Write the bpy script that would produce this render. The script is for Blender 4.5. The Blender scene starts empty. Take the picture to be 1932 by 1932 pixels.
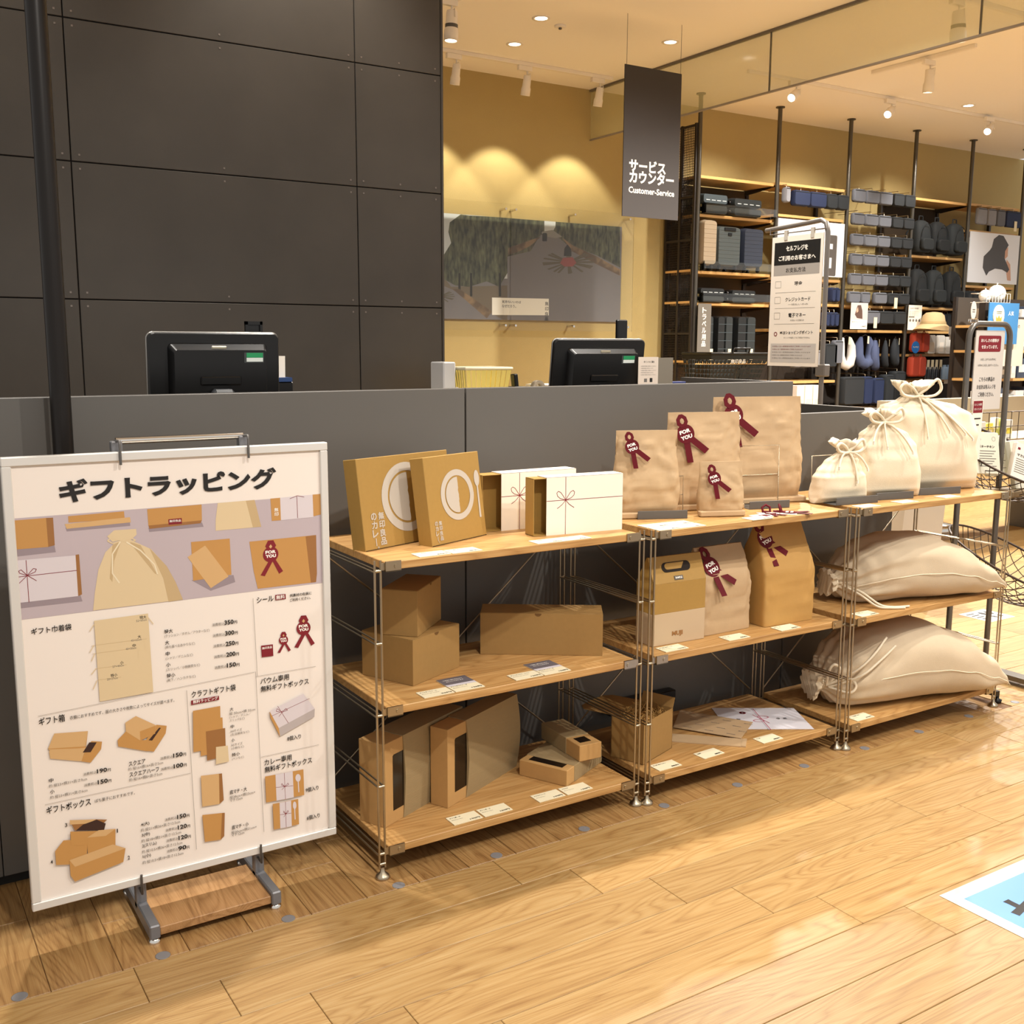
import bpy, math, random
from mathutils import Matrix, Vector, noise
random.seed(7)
SC = bpy.context.scene
COL = SC.collection
PI = math.pi

# ------------------------------------------------------------------ camera
CAM = (-1.0862, -2.3468, 1.3725)
YAW, PITCH, ROLL, FPX = math.radians(32.24), math.radians(9.013), math.radians(0.225), 1990.4
_f = Vector((math.sin(YAW) * math.cos(PITCH), math.cos(YAW) * math.cos(PITCH), -math.sin(PITCH)))
_r = Vector((math.cos(YAW), -math.sin(YAW), 0)); _u = _r.cross(_f)
_R = _r * math.cos(ROLL) + _u * math.sin(ROLL); _U = _u * math.cos(ROLL) - _r * math.sin(ROLL)
cam = bpy.data.cameras.new('camera'); cam.sensor_width = 36; cam.lens = 36 * FPX / 1932; cam.clip_start = .05
camo = bpy.data.objects.new('camera', cam); COL.objects.link(camo)
camo.matrix_world = Matrix(((_R.x, _U.x, -_f.x, CAM[0]), (_R.y, _U.y, -_f.y, CAM[1]), (_R.z, _U.z, -_f.z, CAM[2]), (0, 0, 0, 1)))
SC.camera = camo

def at(px, py, x=None, y=None, z=None):
    """point of the room that the photograph shows at (px, py), on the plane x=, y= or z= of the thing it belongs to"""
    d = _R * ((px - 966) / FPX) - _U * ((py - 966) / FPX) + _f
    o = Vector(CAM)
    t = (x - o.x) / d.x if x is not None else (y - o.y) / d.y if y is not None else (z - o.z) / d.z
    return o + d * t

# ------------------------------------------------------------------ world, exposure, ceiling spot lights
w = bpy.data.worlds.new('store_light'); SC.world = w; w.use_nodes = True
w.node_tree.nodes['Background'].inputs[0].default_value = (1.0, .96, .91, 1)
w.node_tree.nodes['Background'].inputs[1].default_value = .74
SC.view_settings.view_transform = 'Standard'; SC.view_settings.look = 'None'
SC.view_settings.exposure = 0.0; SC.view_settings.gamma = 1.0; SC.view_settings.use_curve_mapping = False
CEIL = 4.0
WARM = (1.0, .95, .875)
def spot(loc, target, watts, deg, blend=.5, rad=.05, col=WARM):
    l = bpy.data.lights.new('spot_beam', 'SPOT'); l.energy = watts; l.spot_size = math.radians(deg); l.spot_blend = blend
    l.shadow_soft_size = rad; l.color = col
    o = bpy.data.objects.new('spot_beam', l); COL.objects.link(o); o.location = loc
    o.rotation_euler = (Vector(target) - Vector(loc)).to_track_quat('-Z', 'Y').to_euler()
    return o
# aisle spots in front of the shelves (their row runs along the ceiling behind the camera), plus one added lamp
spot((1.9, -2.6, 3.9), (0.9, .1, .5), 290, 62, .6)
spot((3.4, -2.2, 3.9), (2.1, .0, .5), 270, 62, .6)
spot((-.4, -2.9, 3.9), (-.3, .1, .6), 290, 60, .6)
spot((1.2, -1.0, 3.9), (1.0, -1.0, 0), 110, 75, .7)
spot((3.4, -.6, 3.9), (3.4, -.4, 0), 330, 80, .7)
spot((5.2, .7, 3.9), (5.0, .8, 0), 520, 110, .7)  # added unseen lamp: lights the far floor so its bounce lifts the ceiling
# row over the counter
spot((-.5, .95, 3.9), (-.45, .0, .3), 330, 60, .6)
spot((.9, .95, 3.9), (.8, .0, .3), 300, 60, .6)
spot((2.3, .95, 3.9), (2.1, .0, .3), 300, 60, .6)
# wall washers, then added unseen spots deeper in the shop
spot((.95, 2.25, 3.9), (.95, 2.8, 2.5), 110, 80, .8)
spot((-.75, 2.25, 3.9), (-.75, 2.8, 2.5), 60, 80, .8)
spot((2.4, 1.9, 3.9), (3.6, 2.0, 1.6), 330, 50, .6)  # added lamp, there only to brighten the payment sign
spot((4.3, 2.6, 3.9), (4.5, 2.9, 0), 1050, 150, .8)  # these three: unseen fill, widened to reach walls, racks and, by bounce, ceiling
spot((7.0, 2.8, 3.9), (7.0, 3.1, 0), 1050, 150, .8)
spot((9.5, 3.0, 3.9), (9.5, 3.3, 0), 1050, 150, .8)

# ------------------------------------------------------------------ materials
def lin(h):
    h = h.lstrip('#'); o = []
    for i in (0, 2, 4):
        c = int(h[i:i + 2], 16) / 255; o.append(c / 12.92 if c <= .04045 else ((c + .055) / 1.055) ** 2.4)
    return (*o, 1)
MATS = {}
def mat(name, col='#808080', rough=.5, metal=0, var=0, scale=30, bump=0, bscale=200, spec=.5, trans=0, alpha=1, emit=0, stretch=None, ior=1.45):
    if name in MATS: return MATS[name]
    m = bpy.data.materials.new(name); m.use_nodes = True; N = m.node_tree.nodes; L = m.node_tree.links
    b = N['Principled BSDF']; c = lin(col)
    b.inputs['Base Color'].default_value = c; b.inputs['Roughness'].default_value = rough; b.inputs['Metallic'].default_value = metal
    b.inputs['Specular IOR Level'].default_value = spec; b.inputs['Transmission Weight'].default_value = trans; b.inputs['Alpha'].default_value = alpha
    b.inputs['IOR'].default_value = ior
    if emit:
        b.inputs['Emission Color'].default_value = c; b.inputs['Emission Strength'].default_value = emit
    if var or bump:
        tc = N.new('ShaderNodeTexCoord'); mp = N.new('ShaderNodeMapping'); L.new(tc.outputs['Object'], mp.inputs[0])
        if stretch: mp.inputs['Scale'].default_value = stretch
    if var:
        n = N.new('ShaderNodeTexNoise'); n.inputs['Scale'].default_value = scale; n.inputs['Detail'].default_value = 5; L.new(mp.outputs[0], n.inputs['Vector'])
        r = N.new('ShaderNodeMapRange'); r.inputs[3].default_value = 1 - var; r.inputs[4].default_value = 1 + var; L.new(n.outputs['Fac'], r.inputs[0])
        x = N.new('ShaderNodeVectorMath'); x.operation = 'SCALE'; x.inputs[0].default_value = c[:3]; L.new(r.outputs[0], x.inputs['Scale']); L.new(x.outputs[0], b.inputs['Base Color'])
    if bump:
        n = N.new('ShaderNodeTexNoise'); n.inputs['Scale'].default_value = bscale; n.inputs['Detail'].default_value = 4; L.new(mp.outputs[0], n.inputs['Vector'])
        bp = N.new('ShaderNodeBump'); bp.inputs['Strength'].default_value = bump; bp.inputs['Distance'].default_value = .004; L.new(n.outputs['Fac'], bp.inputs['Height']); L.new(bp.outputs[0], b.inputs['Normal'])
    MATS[name] = m; return m

def wood(name, c0, c1, c2, axis=0, rough=.38, grain=1.0, rnd=.18):
    """oak: cathedral grain drawn along one axis, each piece with its own cut and tone"""
    m = bpy.data.materials.new(name); m.use_nodes = True; N = m.node_tree.nodes; L = m.node_tree.links; b = N['Principled BSDF']
    tc = N.new('ShaderNodeTexCoord'); oi = N.new('ShaderNodeObjectInfo')
    ofs = N.new('ShaderNodeVectorMath'); ofs.operation = 'MULTIPLY'; ofs.inputs[1].default_value = (37, 23, 11); cx = N.new('ShaderNodeCombineXYZ')
    for i in range(3): L.new(oi.outputs['Random'], cx.inputs[i])
    L.new(cx.outputs[0], ofs.inputs[0])
    ad = N.new('ShaderNodeVectorMath'); ad.operation = 'ADD'; L.new(tc.outputs['Object'], ad.inputs[0]); L.new(ofs.outputs[0], ad.inputs[1])
    s = [9.0, 9.0, 9.0]; s[axis] = 1.1
    mp = N.new('ShaderNodeMapping'); mp.inputs['Scale'].default_value = s; L.new(ad.outputs[0], mp.inputs[0])
    n1 = N.new('ShaderNodeTexNoise'); n1.inputs['Scale'].default_value = 1.0; n1.inputs['Detail'].default_value = 1.5; n1.inputs['Distortion'].default_value = .35; L.new(mp.outputs[0], n1.inputs['Vector'])
    mu = N.new('ShaderNodeMath'); mu.operation = 'MULTIPLY'; mu.inputs[1].default_value = 22 * grain; L.new(n1.outputs['Fac'], mu.inputs[0])
    fr = N.new('ShaderNodeMath'); fr.operation = 'PINGPONG'; fr.inputs[1].default_value = .5; L.new(mu.outputs[0], fr.inputs[0])
    s2 = [420.0, 420.0, 420.0]; s2[axis] = 9
    mp2 = N.new('ShaderNodeMapping'); mp2.inputs['Scale'].default_value = s2; L.new(ad.outputs[0], mp2.inputs[0])
    n2 = N.new('ShaderNodeTexNoise'); n2.inputs['Scale'].default_value = 1; n2.inputs['Detail'].default_value = 2; L.new(mp2.outputs[0], n2.inputs['Vector'])
    s3 = [60.0, 60.0, 60.0]; s3[axis] = 2.2
    mp3 = N.new('ShaderNodeMapping'); mp3.inputs['Scale'].default_value = s3; L.new(ad.outputs[0], mp3.inputs[0])
    n3 = N.new('ShaderNodeTexNoise'); n3.inputs['Scale'].default_value = 1; n3.inputs['Detail'].default_value = 3; L.new(mp3.outputs[0], n3.inputs['Vector'])
    r1 = N.new('ShaderNodeMapRange'); r1.inputs[1].default_value = 0; r1.inputs[2].default_value = .5; L.new(fr.outputs[0], r1.inputs[0])
    pw = N.new('ShaderNodeMath'); pw.operation = 'POWER'; pw.inputs[1].default_value = 2.2; L.new(r1.outputs[0], pw.inputs[0])
    a1 = N.new('ShaderNodeMath'); a1.operation = 'MULTIPLY'; a1.inputs[1].default_value = .24; L.new(pw.outputs[0], a1.inputs[0])
    a2 = N.new('ShaderNodeMath'); a2.operation = 'MULTIPLY_ADD'; a2.inputs[1].default_value = .55; L.new(n2.outputs['Fac'], a2.inputs[0]); L.new(a1.outputs[0], a2.inputs[2])
    a3 = N.new('ShaderNodeMath'); a3.operation = 'MULTIPLY_ADD'; a3.inputs[1].default_value = .55; L.new(n3.outputs['Fac'], a3.inputs[0]); L.new(a2.outputs[0], a3.inputs[2])
    cr = N.new('ShaderNodeValToRGB'); e = cr.color_ramp.elements; e[0].position = .32; e[0].color = lin(c0); e[1].position = .95; e[1].color = lin(c2)
    k = e.new(.60); k.color = lin(c1); L.new(a3.outputs[0], cr.inputs[0])
    rv = N.new('ShaderNodeMapRange'); rv.inputs[3].default_value = 1 - rnd; rv.inputs[4].default_value = 1 + rnd * .6; L.new(oi.outputs['Random'], rv.inputs[0])
    x = N.new('ShaderNodeVectorMath'); x.operation = 'SCALE'; L.new(cr.outputs[0], x.inputs[0]); L.new(rv.outputs[0], x.inputs['Scale']); L.new(x.outputs[0], b.inputs['Base Color'])
    b.inputs['Roughness'].default_value = rough; b.inputs['Specular IOR Level'].default_value = .4
    bp = N.new('ShaderNodeBump'); bp.inputs['Strength'].default_value = .12; bp.inputs['Distance'].default_value = .002; L.new(n2.outputs['Fac'], bp.inputs['Height']); L.new(bp.outputs[0], b.inputs['Normal'])
    MATS[name] = m; return m

OAKF = wood('oak_floor', '#ad9062', '#a07f4e', '#876338', 0, .42, 1.0, .12)
OAKY = wood('oak_floor_cross', '#a88656', '#967245', '#77532d', 1, .42, 1.0, .12)
OAKS = wood('oak_shelf', '#c6a06a', '#b68b54', '#976d3c', 0, .45, .8, .05)
OAKP = wood('oak_plinth', '#b98f62', '#a57c50', '#855f39', 1, .5, .8, .05)
STEEL = mat('stainless_steel', '#b3a68f', .33, 1)
CHROME = mat('chrome', '#e0dcd6', .12, 1)
KRAFT = mat('kraft_card', '#9a7743', .75, 0, .07, 60, .05, 300)
KRAFT2 = mat('kraft_card_pale', '#b88f58', .78, 0, .06, 60, .05, 300)
KGOLD = mat('kraft_gold_card', '#a37f3f', .6, 0, .06, 80, .04, 300)
KPAPER = mat('kraft_paper', '#b79a75', .72, 0, .07, 25, .12, 60)
KPAPER2 = mat('kraft_paper_tan', '#b58b4c', .7, 0, .06, 25, .10, 60)
GREIGE = mat('ribbed_greige_card', '#98825c', .85, 0, .06, 90, .25, 700, stretch=(.05, 1, 1))
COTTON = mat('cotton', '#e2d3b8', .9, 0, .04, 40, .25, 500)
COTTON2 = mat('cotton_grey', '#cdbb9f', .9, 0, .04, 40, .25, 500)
CORD = mat('cotton_cord', '#e6d9c0', .9)
WHITEC = mat('white_card', '#ece2d2', .6)
PAPER = mat('white_paper', '#eee6da', .7)
CREAM = mat('cream_card', '#e3d9ba', .7)
INK = mat('black_ink', '#1d1a19', .6)
GREYINK = mat('grey_ink', '#6d6863', .6)
RED = mat('wine_red', '#5c0a17', .6, 0, .08, 80, spec=.25)
REDINK = mat('red_ink', '#7c1824', .6)
WHITEINK = mat('white_ink', '#f3efe6', .6)
DARKIN = mat('dark_inside', '#2a1a0c', .8)
CHARC = mat('charcoal_laminate', '#5c5955', .42, 0, .03, 8)
BLACKP = mat('black_plastic', '#0b0b0c', .32)
GUNM = mat('dark_grey_steel', '#5f5c59', .45, .3)
BLACKM = mat('black_metal', '#17120f', .35, .3)
FRAMEW = mat('white_aluminium', '#d9d6d1', .4, .2)
WHITEP = mat('white_plaster', '#faf5ec', .9)
LAMPW = mat('lamp_white', '#efe8dd', .5)
GLOW = mat('lamp_glow', '#fff1d8', .5, emit=14)
DOTG = mat('grey_vinyl', '#757374', .5)
CLEAR = mat('clear_acrylic', '#ffffff', .03, 0, trans=1, ior=1.2)
WIRE = mat('dark_wire', '#4a3f38', .4, .7)

# ------------------------------------------------------------------ mesh helpers
def crv(pts, n=6):
    """smooth curve through the points"""
    p = [Vector(q) for q in pts]; p = [p[0] * 2 - p[1]] + p + [p[-1] * 2 - p[-2]]; out = []
    for i in range(1, len(p) - 2):
        for k in range(n):
            t = k / n; out.append(.5 * ((2 * p[i]) + (p[i + 1] - p[i - 1]) * t + (2 * p[i - 1] - 5 * p[i] + 4 * p[i + 1] - p[i + 2]) * t * t + (3 * p[i] - p[i - 1] - 3 * p[i + 1] + p[i + 2]) * t ** 3))
    return out + [p[-2]]
class MB:
    def __init__(s): s.v = []; s.f = []; s.m = []; s.sm = []
    def add(s, vs, fs, m=0, smooth=False):
        o = len(s.v); s.v += [tuple(p) for p in vs]; s.f += [tuple(i + o for i in f) for f in fs]; s.m += [m] * len(fs); s.sm += [smooth] * len(fs); return s
    def box(s, x0, x1, y0, y1, z0, z1, m=0):
        return s.add([(x0, y0, z0), (x1, y0, z0), (x1, y1, z0), (x0, y1, z0), (x0, y0, z1), (x1, y0, z1), (x1, y1, z1), (x0, y1, z1)],
                     [(0, 3, 2, 1), (4, 5, 6, 7), (0, 1, 5, 4), (1, 2, 6, 5), (2, 3, 7, 6), (3, 0, 4, 7)], m)
    def cbox(s, x0, x1, y0, y1, z0, z1, c, m=0):
        """box with its vertical and horizontal edges chamfered by c"""
        vs = []; fs = []
        for z, i in ((z0, c), (z0 + c, 0), (z1 - c, 0), (z1, c)):
            vs += [(x0 + i + c * (i == 0), y0 + i, z), (x1 - i - c * (i == 0), y0 + i, z), (x1 - i, y0 + i + c * (i == 0), z), (x1 - i, y1 - i - c * (i == 0), z),
                   (x1 - i - c * (i == 0), y1 - i, z), (x0 + i + c * (i == 0), y1 - i, z), (x0 + i, y1 - i - c * (i == 0), z), (x0 + i, y0 + i + c * (i == 0), z)]
        for r in range(3):
            for k in range(8): a, b = r * 8 + k, r * 8 + (k + 1) % 8; fs.append((a, b, b + 8, a + 8))
        fs += [tuple(range(7, -1, -1)), tuple(range(24, 32))]
        return s.add(vs, fs, m)
    def loft(s, rings, m=0, smooth=True, cap=True, closed=True):
        n = len(rings[0]); vs = [p for r in rings for p in r]; fs = []
        for i in range(len(rings) - 1):
            for k in range(n if closed else n - 1):
                a, b = i * n + k, i * n + (k + 1) % n; fs.append((a, b, b + n, a + n))
        s.add(vs, fs, m, smooth)
        if cap:
            s.add(rings[0], [tuple(range(n - 1, -1, -1))], m); s.add(rings[-1], [tuple(range(n))], m)
        return s
    def tube(s, pts, r, n=8, m=0, closed=False, cap=True):
        pts = [Vector(p) for p in pts]; rings = []; N = len(pts); up = None
        for i, p in enumerate(pts):
            a = pts[i - 1] if (i or closed) else p; b = pts[(i + 1) % N] if (i < N - 1 or closed) else p
            t = (b - a).normalized()
            if up is None:
                up = Vector((0, 0, 1)) if abs(t.z) < .9 else Vector((1, 0, 0))
            up = (up - t * up.dot(t))
            if up.length < 1e-6: up = t.orthogonal()
            up.normalize(); sd = t.cross(up); rr = r[i] if isinstance(r, (list, tuple)) else r
            rings.append([p + (up * math.cos(2 * PI * k / n) + sd * math.sin(2 * PI * k / n)) * rr for k in range(n)])
        if closed: rings.append(rings[0])
        return s.loft(rings, m, True, cap and not closed)
    def lathe(s, prof, n=16, m=0, c=(0, 0, 0), cap=True):
        return s.loft([[(c[0] + r * math.cos(2 * PI * k / n), c[1] + r * math.sin(2 * PI * k / n), c[2] + z) for k in range(n)] for r, z in prof], m, True, cap)
    def plate(s, poly, y0, y1, m=0):
        """polygon in XZ, thickness from y0 to y1"""
        n = len(poly); vs = [(x, y0, z) for x, z in poly] + [(x, y1, z) for x, z in poly]
        fs = [tuple(range(n)), tuple(range(2 * n - 1, n - 1, -1))] + [(i, i + n, (i + 1) % n + n, (i + 1) % n) for i in range(n)]
        return s.add(vs, fs, m)
    def slab(s, poly, z0, z1, m=0):
        n = len(poly); vs = [(x, y, z0) for x, y in poly] + [(x, y, z1) for x, y in poly]
        fs = [tuple(range(n - 1, -1, -1)), tuple(range(n, 2 * n))] + [(i, (i + 1) % n, (i + 1) % n + n, i + n) for i in range(n)]
        return s.add(vs, fs, m)
    def xf(s, M): s.v = [tuple(M @ Vector(p)) for p in s.v]; return s
    def build(s, name, mats, parent=None, loc=None, rot=None, mtx=None, bevel=0, seg=2):
        me = bpy.data.meshes.new(name); me.from_pydata(s.v, [], s.f)
        for mm in (mats if isinstance(mats, (list, tuple)) else [mats]): me.materials.append(mm)
        me.polygons.foreach_set('material_index', s.m); me.polygons.foreach_set('use_smooth', s.sm); me.update()
        return link(name, me, parent, loc, rot, mtx, bevel, seg)
def link(name, me, parent=None, loc=None, rot=None, mtx=None, bevel=0, seg=2):
    o = bpy.data.objects.new(name, me); COL.objects.link(o); o.parent = parent
    if mtx is not None: o.matrix_local = mtx
    if loc is not None: o.location = loc
    if rot is not None: o.rotation_euler = rot
    if bevel:
        b = o.modifiers.new('edge', 'BEVEL'); b.width = bevel; b.segments = seg; b.limit_method = 'ANGLE'; b.angle_limit = .7
    return o
def thing(name, label, cat, loc=(0, 0, 0), rz=0, group=None, mtx=None):
    o = bpy.data.objects.new(name, None); COL.objects.link(o); o.empty_display_size = .05
    o.location = loc; o.rotation_euler = (0, 0, rz)
    if mtx is not None: o.matrix_world = mtx
    return tag(o, label, cat, group)
def tag(o, label, cat, group=None, kind=None):
    o['label'] = label; o['category'] = cat
    if group: o['group'] = group
    if kind: o['kind'] = kind
    return o
def struct(o): o['kind'] = 'structure'; return o
def dup(root, loc=None, rz=None, label=None, group=None):
    r = root.copy(); COL.objects.link(r)
    if loc is not None: r.location = loc
    if rz is not None: r.rotation_euler = (0, 0, rz)
    if label: r['label'] = label
    if group: r['group'] = group
    for ch in [c for c in root.children]:
        c = ch.copy(); COL.objects.link(c); c.parent = r
        for g in ch.children:
            d = g.copy(); COL.objects.link(d); d.parent = c
    return r
T = Matrix.Translation
def RX(a): return Matrix.Rotation(a, 4, 'X')
def RY(a): return Matrix.Rotation(a, 4, 'Y')
def RZ(a): return Matrix.Rotation(a, 4, 'Z')
def circ(cx, cz, r, n=24, rz=None, a0=0, a1=2 * PI, closed=True):
    k = n if closed else n + 1
    return [(cx + r * math.cos(a0 + (a1 - a0) * i / n), cz + (rz or r) * math.sin(a0 + (a1 - a0) * i / n)) for i in range(k)]
_tc = {}
def glyphs(s, bold=0.0):
    k = (s, bold)
    if k not in _tc:
        c = bpy.data.curves.new('writing', 'FONT'); c.body = s; c.offset = bold; c.resolution_u = 2
        o = bpy.data.objects.new('writing', c); me = bpy.data.meshes.new_from_object(o)
        vs = [(v.co.x, v.co.y) for v in me.vertices]; fs = [tuple(p.vertices) for p in me.polygons]
        bpy.data.meshes.remove(me); bpy.data.objects.remove(o); bpy.data.curves.remove(c); _tc[k] = (vs, fs)
    return _tc[k]
class Print(MB):
    """flat print on a sheet in the XZ plane (facing -Y): writing and coloured shapes, each layer a hair in front of the one below"""
    def __init__(s, y=0, step=.00012): super().__init__(); s.y = y; s.step = step; s.mats = []
    def mi(s, m):
        if m not in s.mats: s.mats.append(m)
        return s.mats.index(m)
    def up(s, n=1): s.y -= s.step * n; return s
    def poly(s, pts, m):
        s.y -= 1.2e-5; s.add([(x, s.y, z) for x, z in pts], [tuple(range(len(pts)))], s.mi(m)); return s
    def rect(s, x0, x1, z0, z1, m): return s.poly([(x0, z0), (x1, z0), (x1, z1), (x0, z1)], m)
    def line(s, pts, wd, m):
        for (x0, z0), (x1, z1) in zip(pts, pts[1:]):
            dx, dz = x1 - x0, z1 - z0; l = math.hypot(dx, dz) or 1; nx, nz = -dz / l * wd / 2, dx / l * wd / 2
            s.poly([(x0 - nx, z0 - nz), (x1 - nx, z1 - nz), (x1 + nx, z1 + nz), (x0 + nx, z0 + nz)], m)
        return s
    def ring(s, cx, cz, r0, r1, m, n=40, k=1.0):
        a = circ(cx, cz, r0, n, r0 * k); b = circ(cx, cz, r1, n, r1 * k)
        for i in range(n): s.poly([b[i], b[(i + 1) % n], a[(i + 1) % n], a[i]], m)
        return s
    def text(s, t, x0, z0, h, m, x1=None, bold=.010, rot=0, align=0, maxw=None):
        """writing whose ink fills height h above z0; stretched to end at x1 when given"""
        vs, fs = glyphs(t, bold)
        if not vs: return s
        ax, bx = min(v[0] for v in vs), max(v[0] for v in vs); ay, by = min(v[1] for v in vs), max(v[1] for v in vs)
        ky = h / max(by - ay, .2); kx = ky if x1 is None else (x1 - x0) / (bx - ax)
        if x1 is None: x0 -= align * (bx - ax) * kx
        c, sn = math.cos(rot), math.sin(rot); q = []
        for vx, vy in vs:
            a, b = (vx - ax) * kx, (vy - ay) * ky; q.append((x0 + a * c - b * sn, s.y, z0 + a * sn + b * c))
        return s.add(q, fs, s.mi(m))
    def column(s, t, x, ztop, h, m, gap=1.12, bold=.012):
        for i, ch in enumerate(t):
            if ch == 'ー': s.rect(x + h * .42, x + h * .56, ztop - i * h * gap - h, ztop - i * h * gap, m)
            elif ch == '。': s.ring(x + h * .78, ztop - i * h * gap - h * .12, h * .06, h * .13, m, 10)
            else: s.text(ch, x, ztop - i * h * gap - h, h, m, bold=bold, x1=x + h)
        return s
    def done(s, name, parent, mtx=None, loc=None, rot=None): return s.build(name, s.mats, parent, loc=loc, rot=rot, mtx=mtx)

# ------------------------------------------------------------------ floor
random.seed(3)
floor = MB().box(-4, 16, -4.5, 9, -.06, -.004).build('floor', OAKF); struct(floor)
MB().box(-2.0, 7.2, -2.13, 2.87, -.0036, -.0032).build('joint', mat('joint_brown', '#6b4a2a', .7), floor)
PW, PL, G = .1475, .934, .0013
me0 = MB().cbox(0, PL - G, 0, PW - G, -.012, 0, .0012).build('plank', OAKF, floor)
planks = [me0]
def plank(x, y):
    o = me0 if len(planks) == 1 and not me0.get('used') else link('plank', me0.data, floor)
    if o is me0: me0['used'] = 1
    else: planks.append(o)
    o.location = (x, y, 0)
Y0 = -.071
for r in range(-14, 20):
    x = -.643 + .1495 * (-1 - r) if r < 0 else -.643 + .37 * r
    y = Y0 + PW * r
    x -= math.ceil((x + 2.0) / PL) * PL
    hi = 4.2 if r < 0 else 7.2
    while x < hi:
        if r < 0 and not (x > 2.8 and y < -1.6) or (r >= 0 and x > 2.64): plank(x, y)
        elif r >= 0 and x + PL > 2.68: MB().cbox(2.64, x + PL - G, y, y + PW - G, -.012, 0, .0012).build('plank', OAKF, floor)
        x += PL
del me0['used']
# boards laid across under the shelves, up to the counter
cb = [MB().cbox(0, PW - G, 0, L_, -.012, 0, .0012).build('plank', OAKY, floor) for L_ in (.22, .34, .52, .30)]
i = 0; x = -1.55
while x < 2.64 - PW:
    k = i % 3; o1 = link('plank', cb[0].data if k == 0 else cb[1].data if k == 1 else cb[3].data, floor, (x, Y0, 0)); l0 = (.22, .34, .30)[k]
    link('plank', cb[2].data, floor, (x, Y0 + l0 + G, 0)); x += PW; i += 1
for o in cb: bpy.data.objects.remove(o)
# grey vinyl floor dots in front of the shelves
dm = MB().lathe([(.0165, 0), (.0165, .0006), (.015, .0008)], 24)
d0 = None
for k in range(13):
    xx = -.873 + .297 * k; yy = -.055 - .006 * math.sin(k * .9)
    if d0 is None: o = d0 = dm.build('floor_dot', DOTG)
    else: o = link('floor_dot', d0.data)
    o.location = (xx, yy, .0002)
    tag(o, 'grey vinyl floor dot ' + ('alone, farthest from the shelves past the sign stand' if k == 0 else ('at the near foot of the sign stand', 'at the far foot of the sign stand', 'beside the first foot of the box shelf', 'under the middle of the box shelf', 'before the small window boxes', 'just past the paired feet of the first two shelves',
        'below the kraft wrapping sheets', 'before the white ceremonial paper', 'just past the paired feet of the last two shelves', 'below the lowest cotton bag', 'near the last shelf foot', 'beyond the last shelf foot')[k - 1]), 'floor marker', 'grey floor dots')

# ------------------------------------------------------------------ walls and ceiling
YW = 7.0
WALLY = mat('ochre_wall', '#b09c68', .85, 0, .03, 6, .5, 130)
struct(MB().box(-3, 16, YW, YW + .1, 0, CEIL).build('wall_back', WALLY))
struct(MB().box(-2.7, 13.3, -3.1, 7.1, CEIL, CEIL + .08).build('ceiling', WHITEP))
DW = 2.8
PANEL = mat('dark_bronze_panel', '#4d4740', .36, .15, .28, 2.5)
dark = struct(MB().box(-2.6, 1.70, DW, DW + .16, 0, CEIL).build('wall_partition', mat('panel_backing', '#221d19', .8)))
colx = [-2.53, -1.52, -.155, 1.212, 1.70]; rowz = [.0, .38, .974, 1.567, 2.165, 2.765, 3.365, 4.0]
scr = MB()
for a, b in zip(colx, colx[1:]):
    for c, d in zip(rowz, rowz[1:]):
        g = .0026
        MB().cbox(a + g, b - g, DW - .012, DW, c + g, d - g, .002).build('panel', PANEL, dark)
        for sx in (a + .035, (a + b) / 2, b - .035):
            for sz in (c + .03, d - .03): scr.box(sx - .004, sx + .004, DW - .0135, DW - .011, sz - .004, sz + .004)
so = scr.build('screw', mat('screw_head', '#8a8078', .4, .8), dark); so['kind'] = 'stuff'
MB().box(1.70, 1.712, DW - .013, DW + .16, 0, CEIL).build('end_panel', PANEL, dark)
# black pole in front of the counter
p = thing('support_pole', 'slim black round pole rising in front of the grey counter beside the signboard', 'pole', (-.645, .40, 0))
MB().lathe([(.024, 0), (.024, CEIL)], 24).build('shaft', BLACKM, p)
MB().lathe([(.05, 0), (.05, .012), (.03, .016)], 24).build('base_plate', BLACKM, p)
MB().lathe([(.03, CEIL - .016), (.05, CEIL - .012), (.05, CEIL - .001)], 24).build('ceiling_plate', BLACKM, p)

# ------------------------------------------------------------------ service counter
cnt = thing('service_counter', 'long charcoal grey service counter behind the gift shelves', 'counter', (0, .46, 0))
for a, b in ((-2.4, -.84), (-.84, .5135), (.5165, 1.93)):
    MB().cbox(a + .001, b - .001, 0, .034, .03, 1.241, .0015).build('front_panel', CHARC, cnt)
MB().box(-2.4, 1.92, .03, .6, .98, 1.01).build('worktop', mat('counter_top', '#7a6a58', .5), cnt)
MB().box(-2.4, 1.92, .02, .55, 0, .98).build('carcass', mat('counter_shadow_gap', '#16130f', .8), cnt)
MB().box(1.9, 1.93, .03, .6, .03, 1.24).build('end_panel', CHARC, cnt)
lc = thing('low_counter', 'lower grey counter section with a dark top beyond the cotton bags', 'counter', (0, .46, 0))
MB().cbox(1.936, 2.545, 0, .03, .03, 1.118, .001).build('front_panel', CHARC, lc)
MB().cbox(2.515, 2.545, .03, 1.2, .03, 1.118, .001).build('side_panel', CHARC, lc)
MB().box(1.94, 2.512, .032, 1.19, .85, .88).build('worktop', mat('black_worktop', '#14161a', .5), lc)
MB().box(1.94, 2.5, .035, 1.15, 0, .85).build('carcass', MATS['counter_shadow_gap'], lc)
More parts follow.
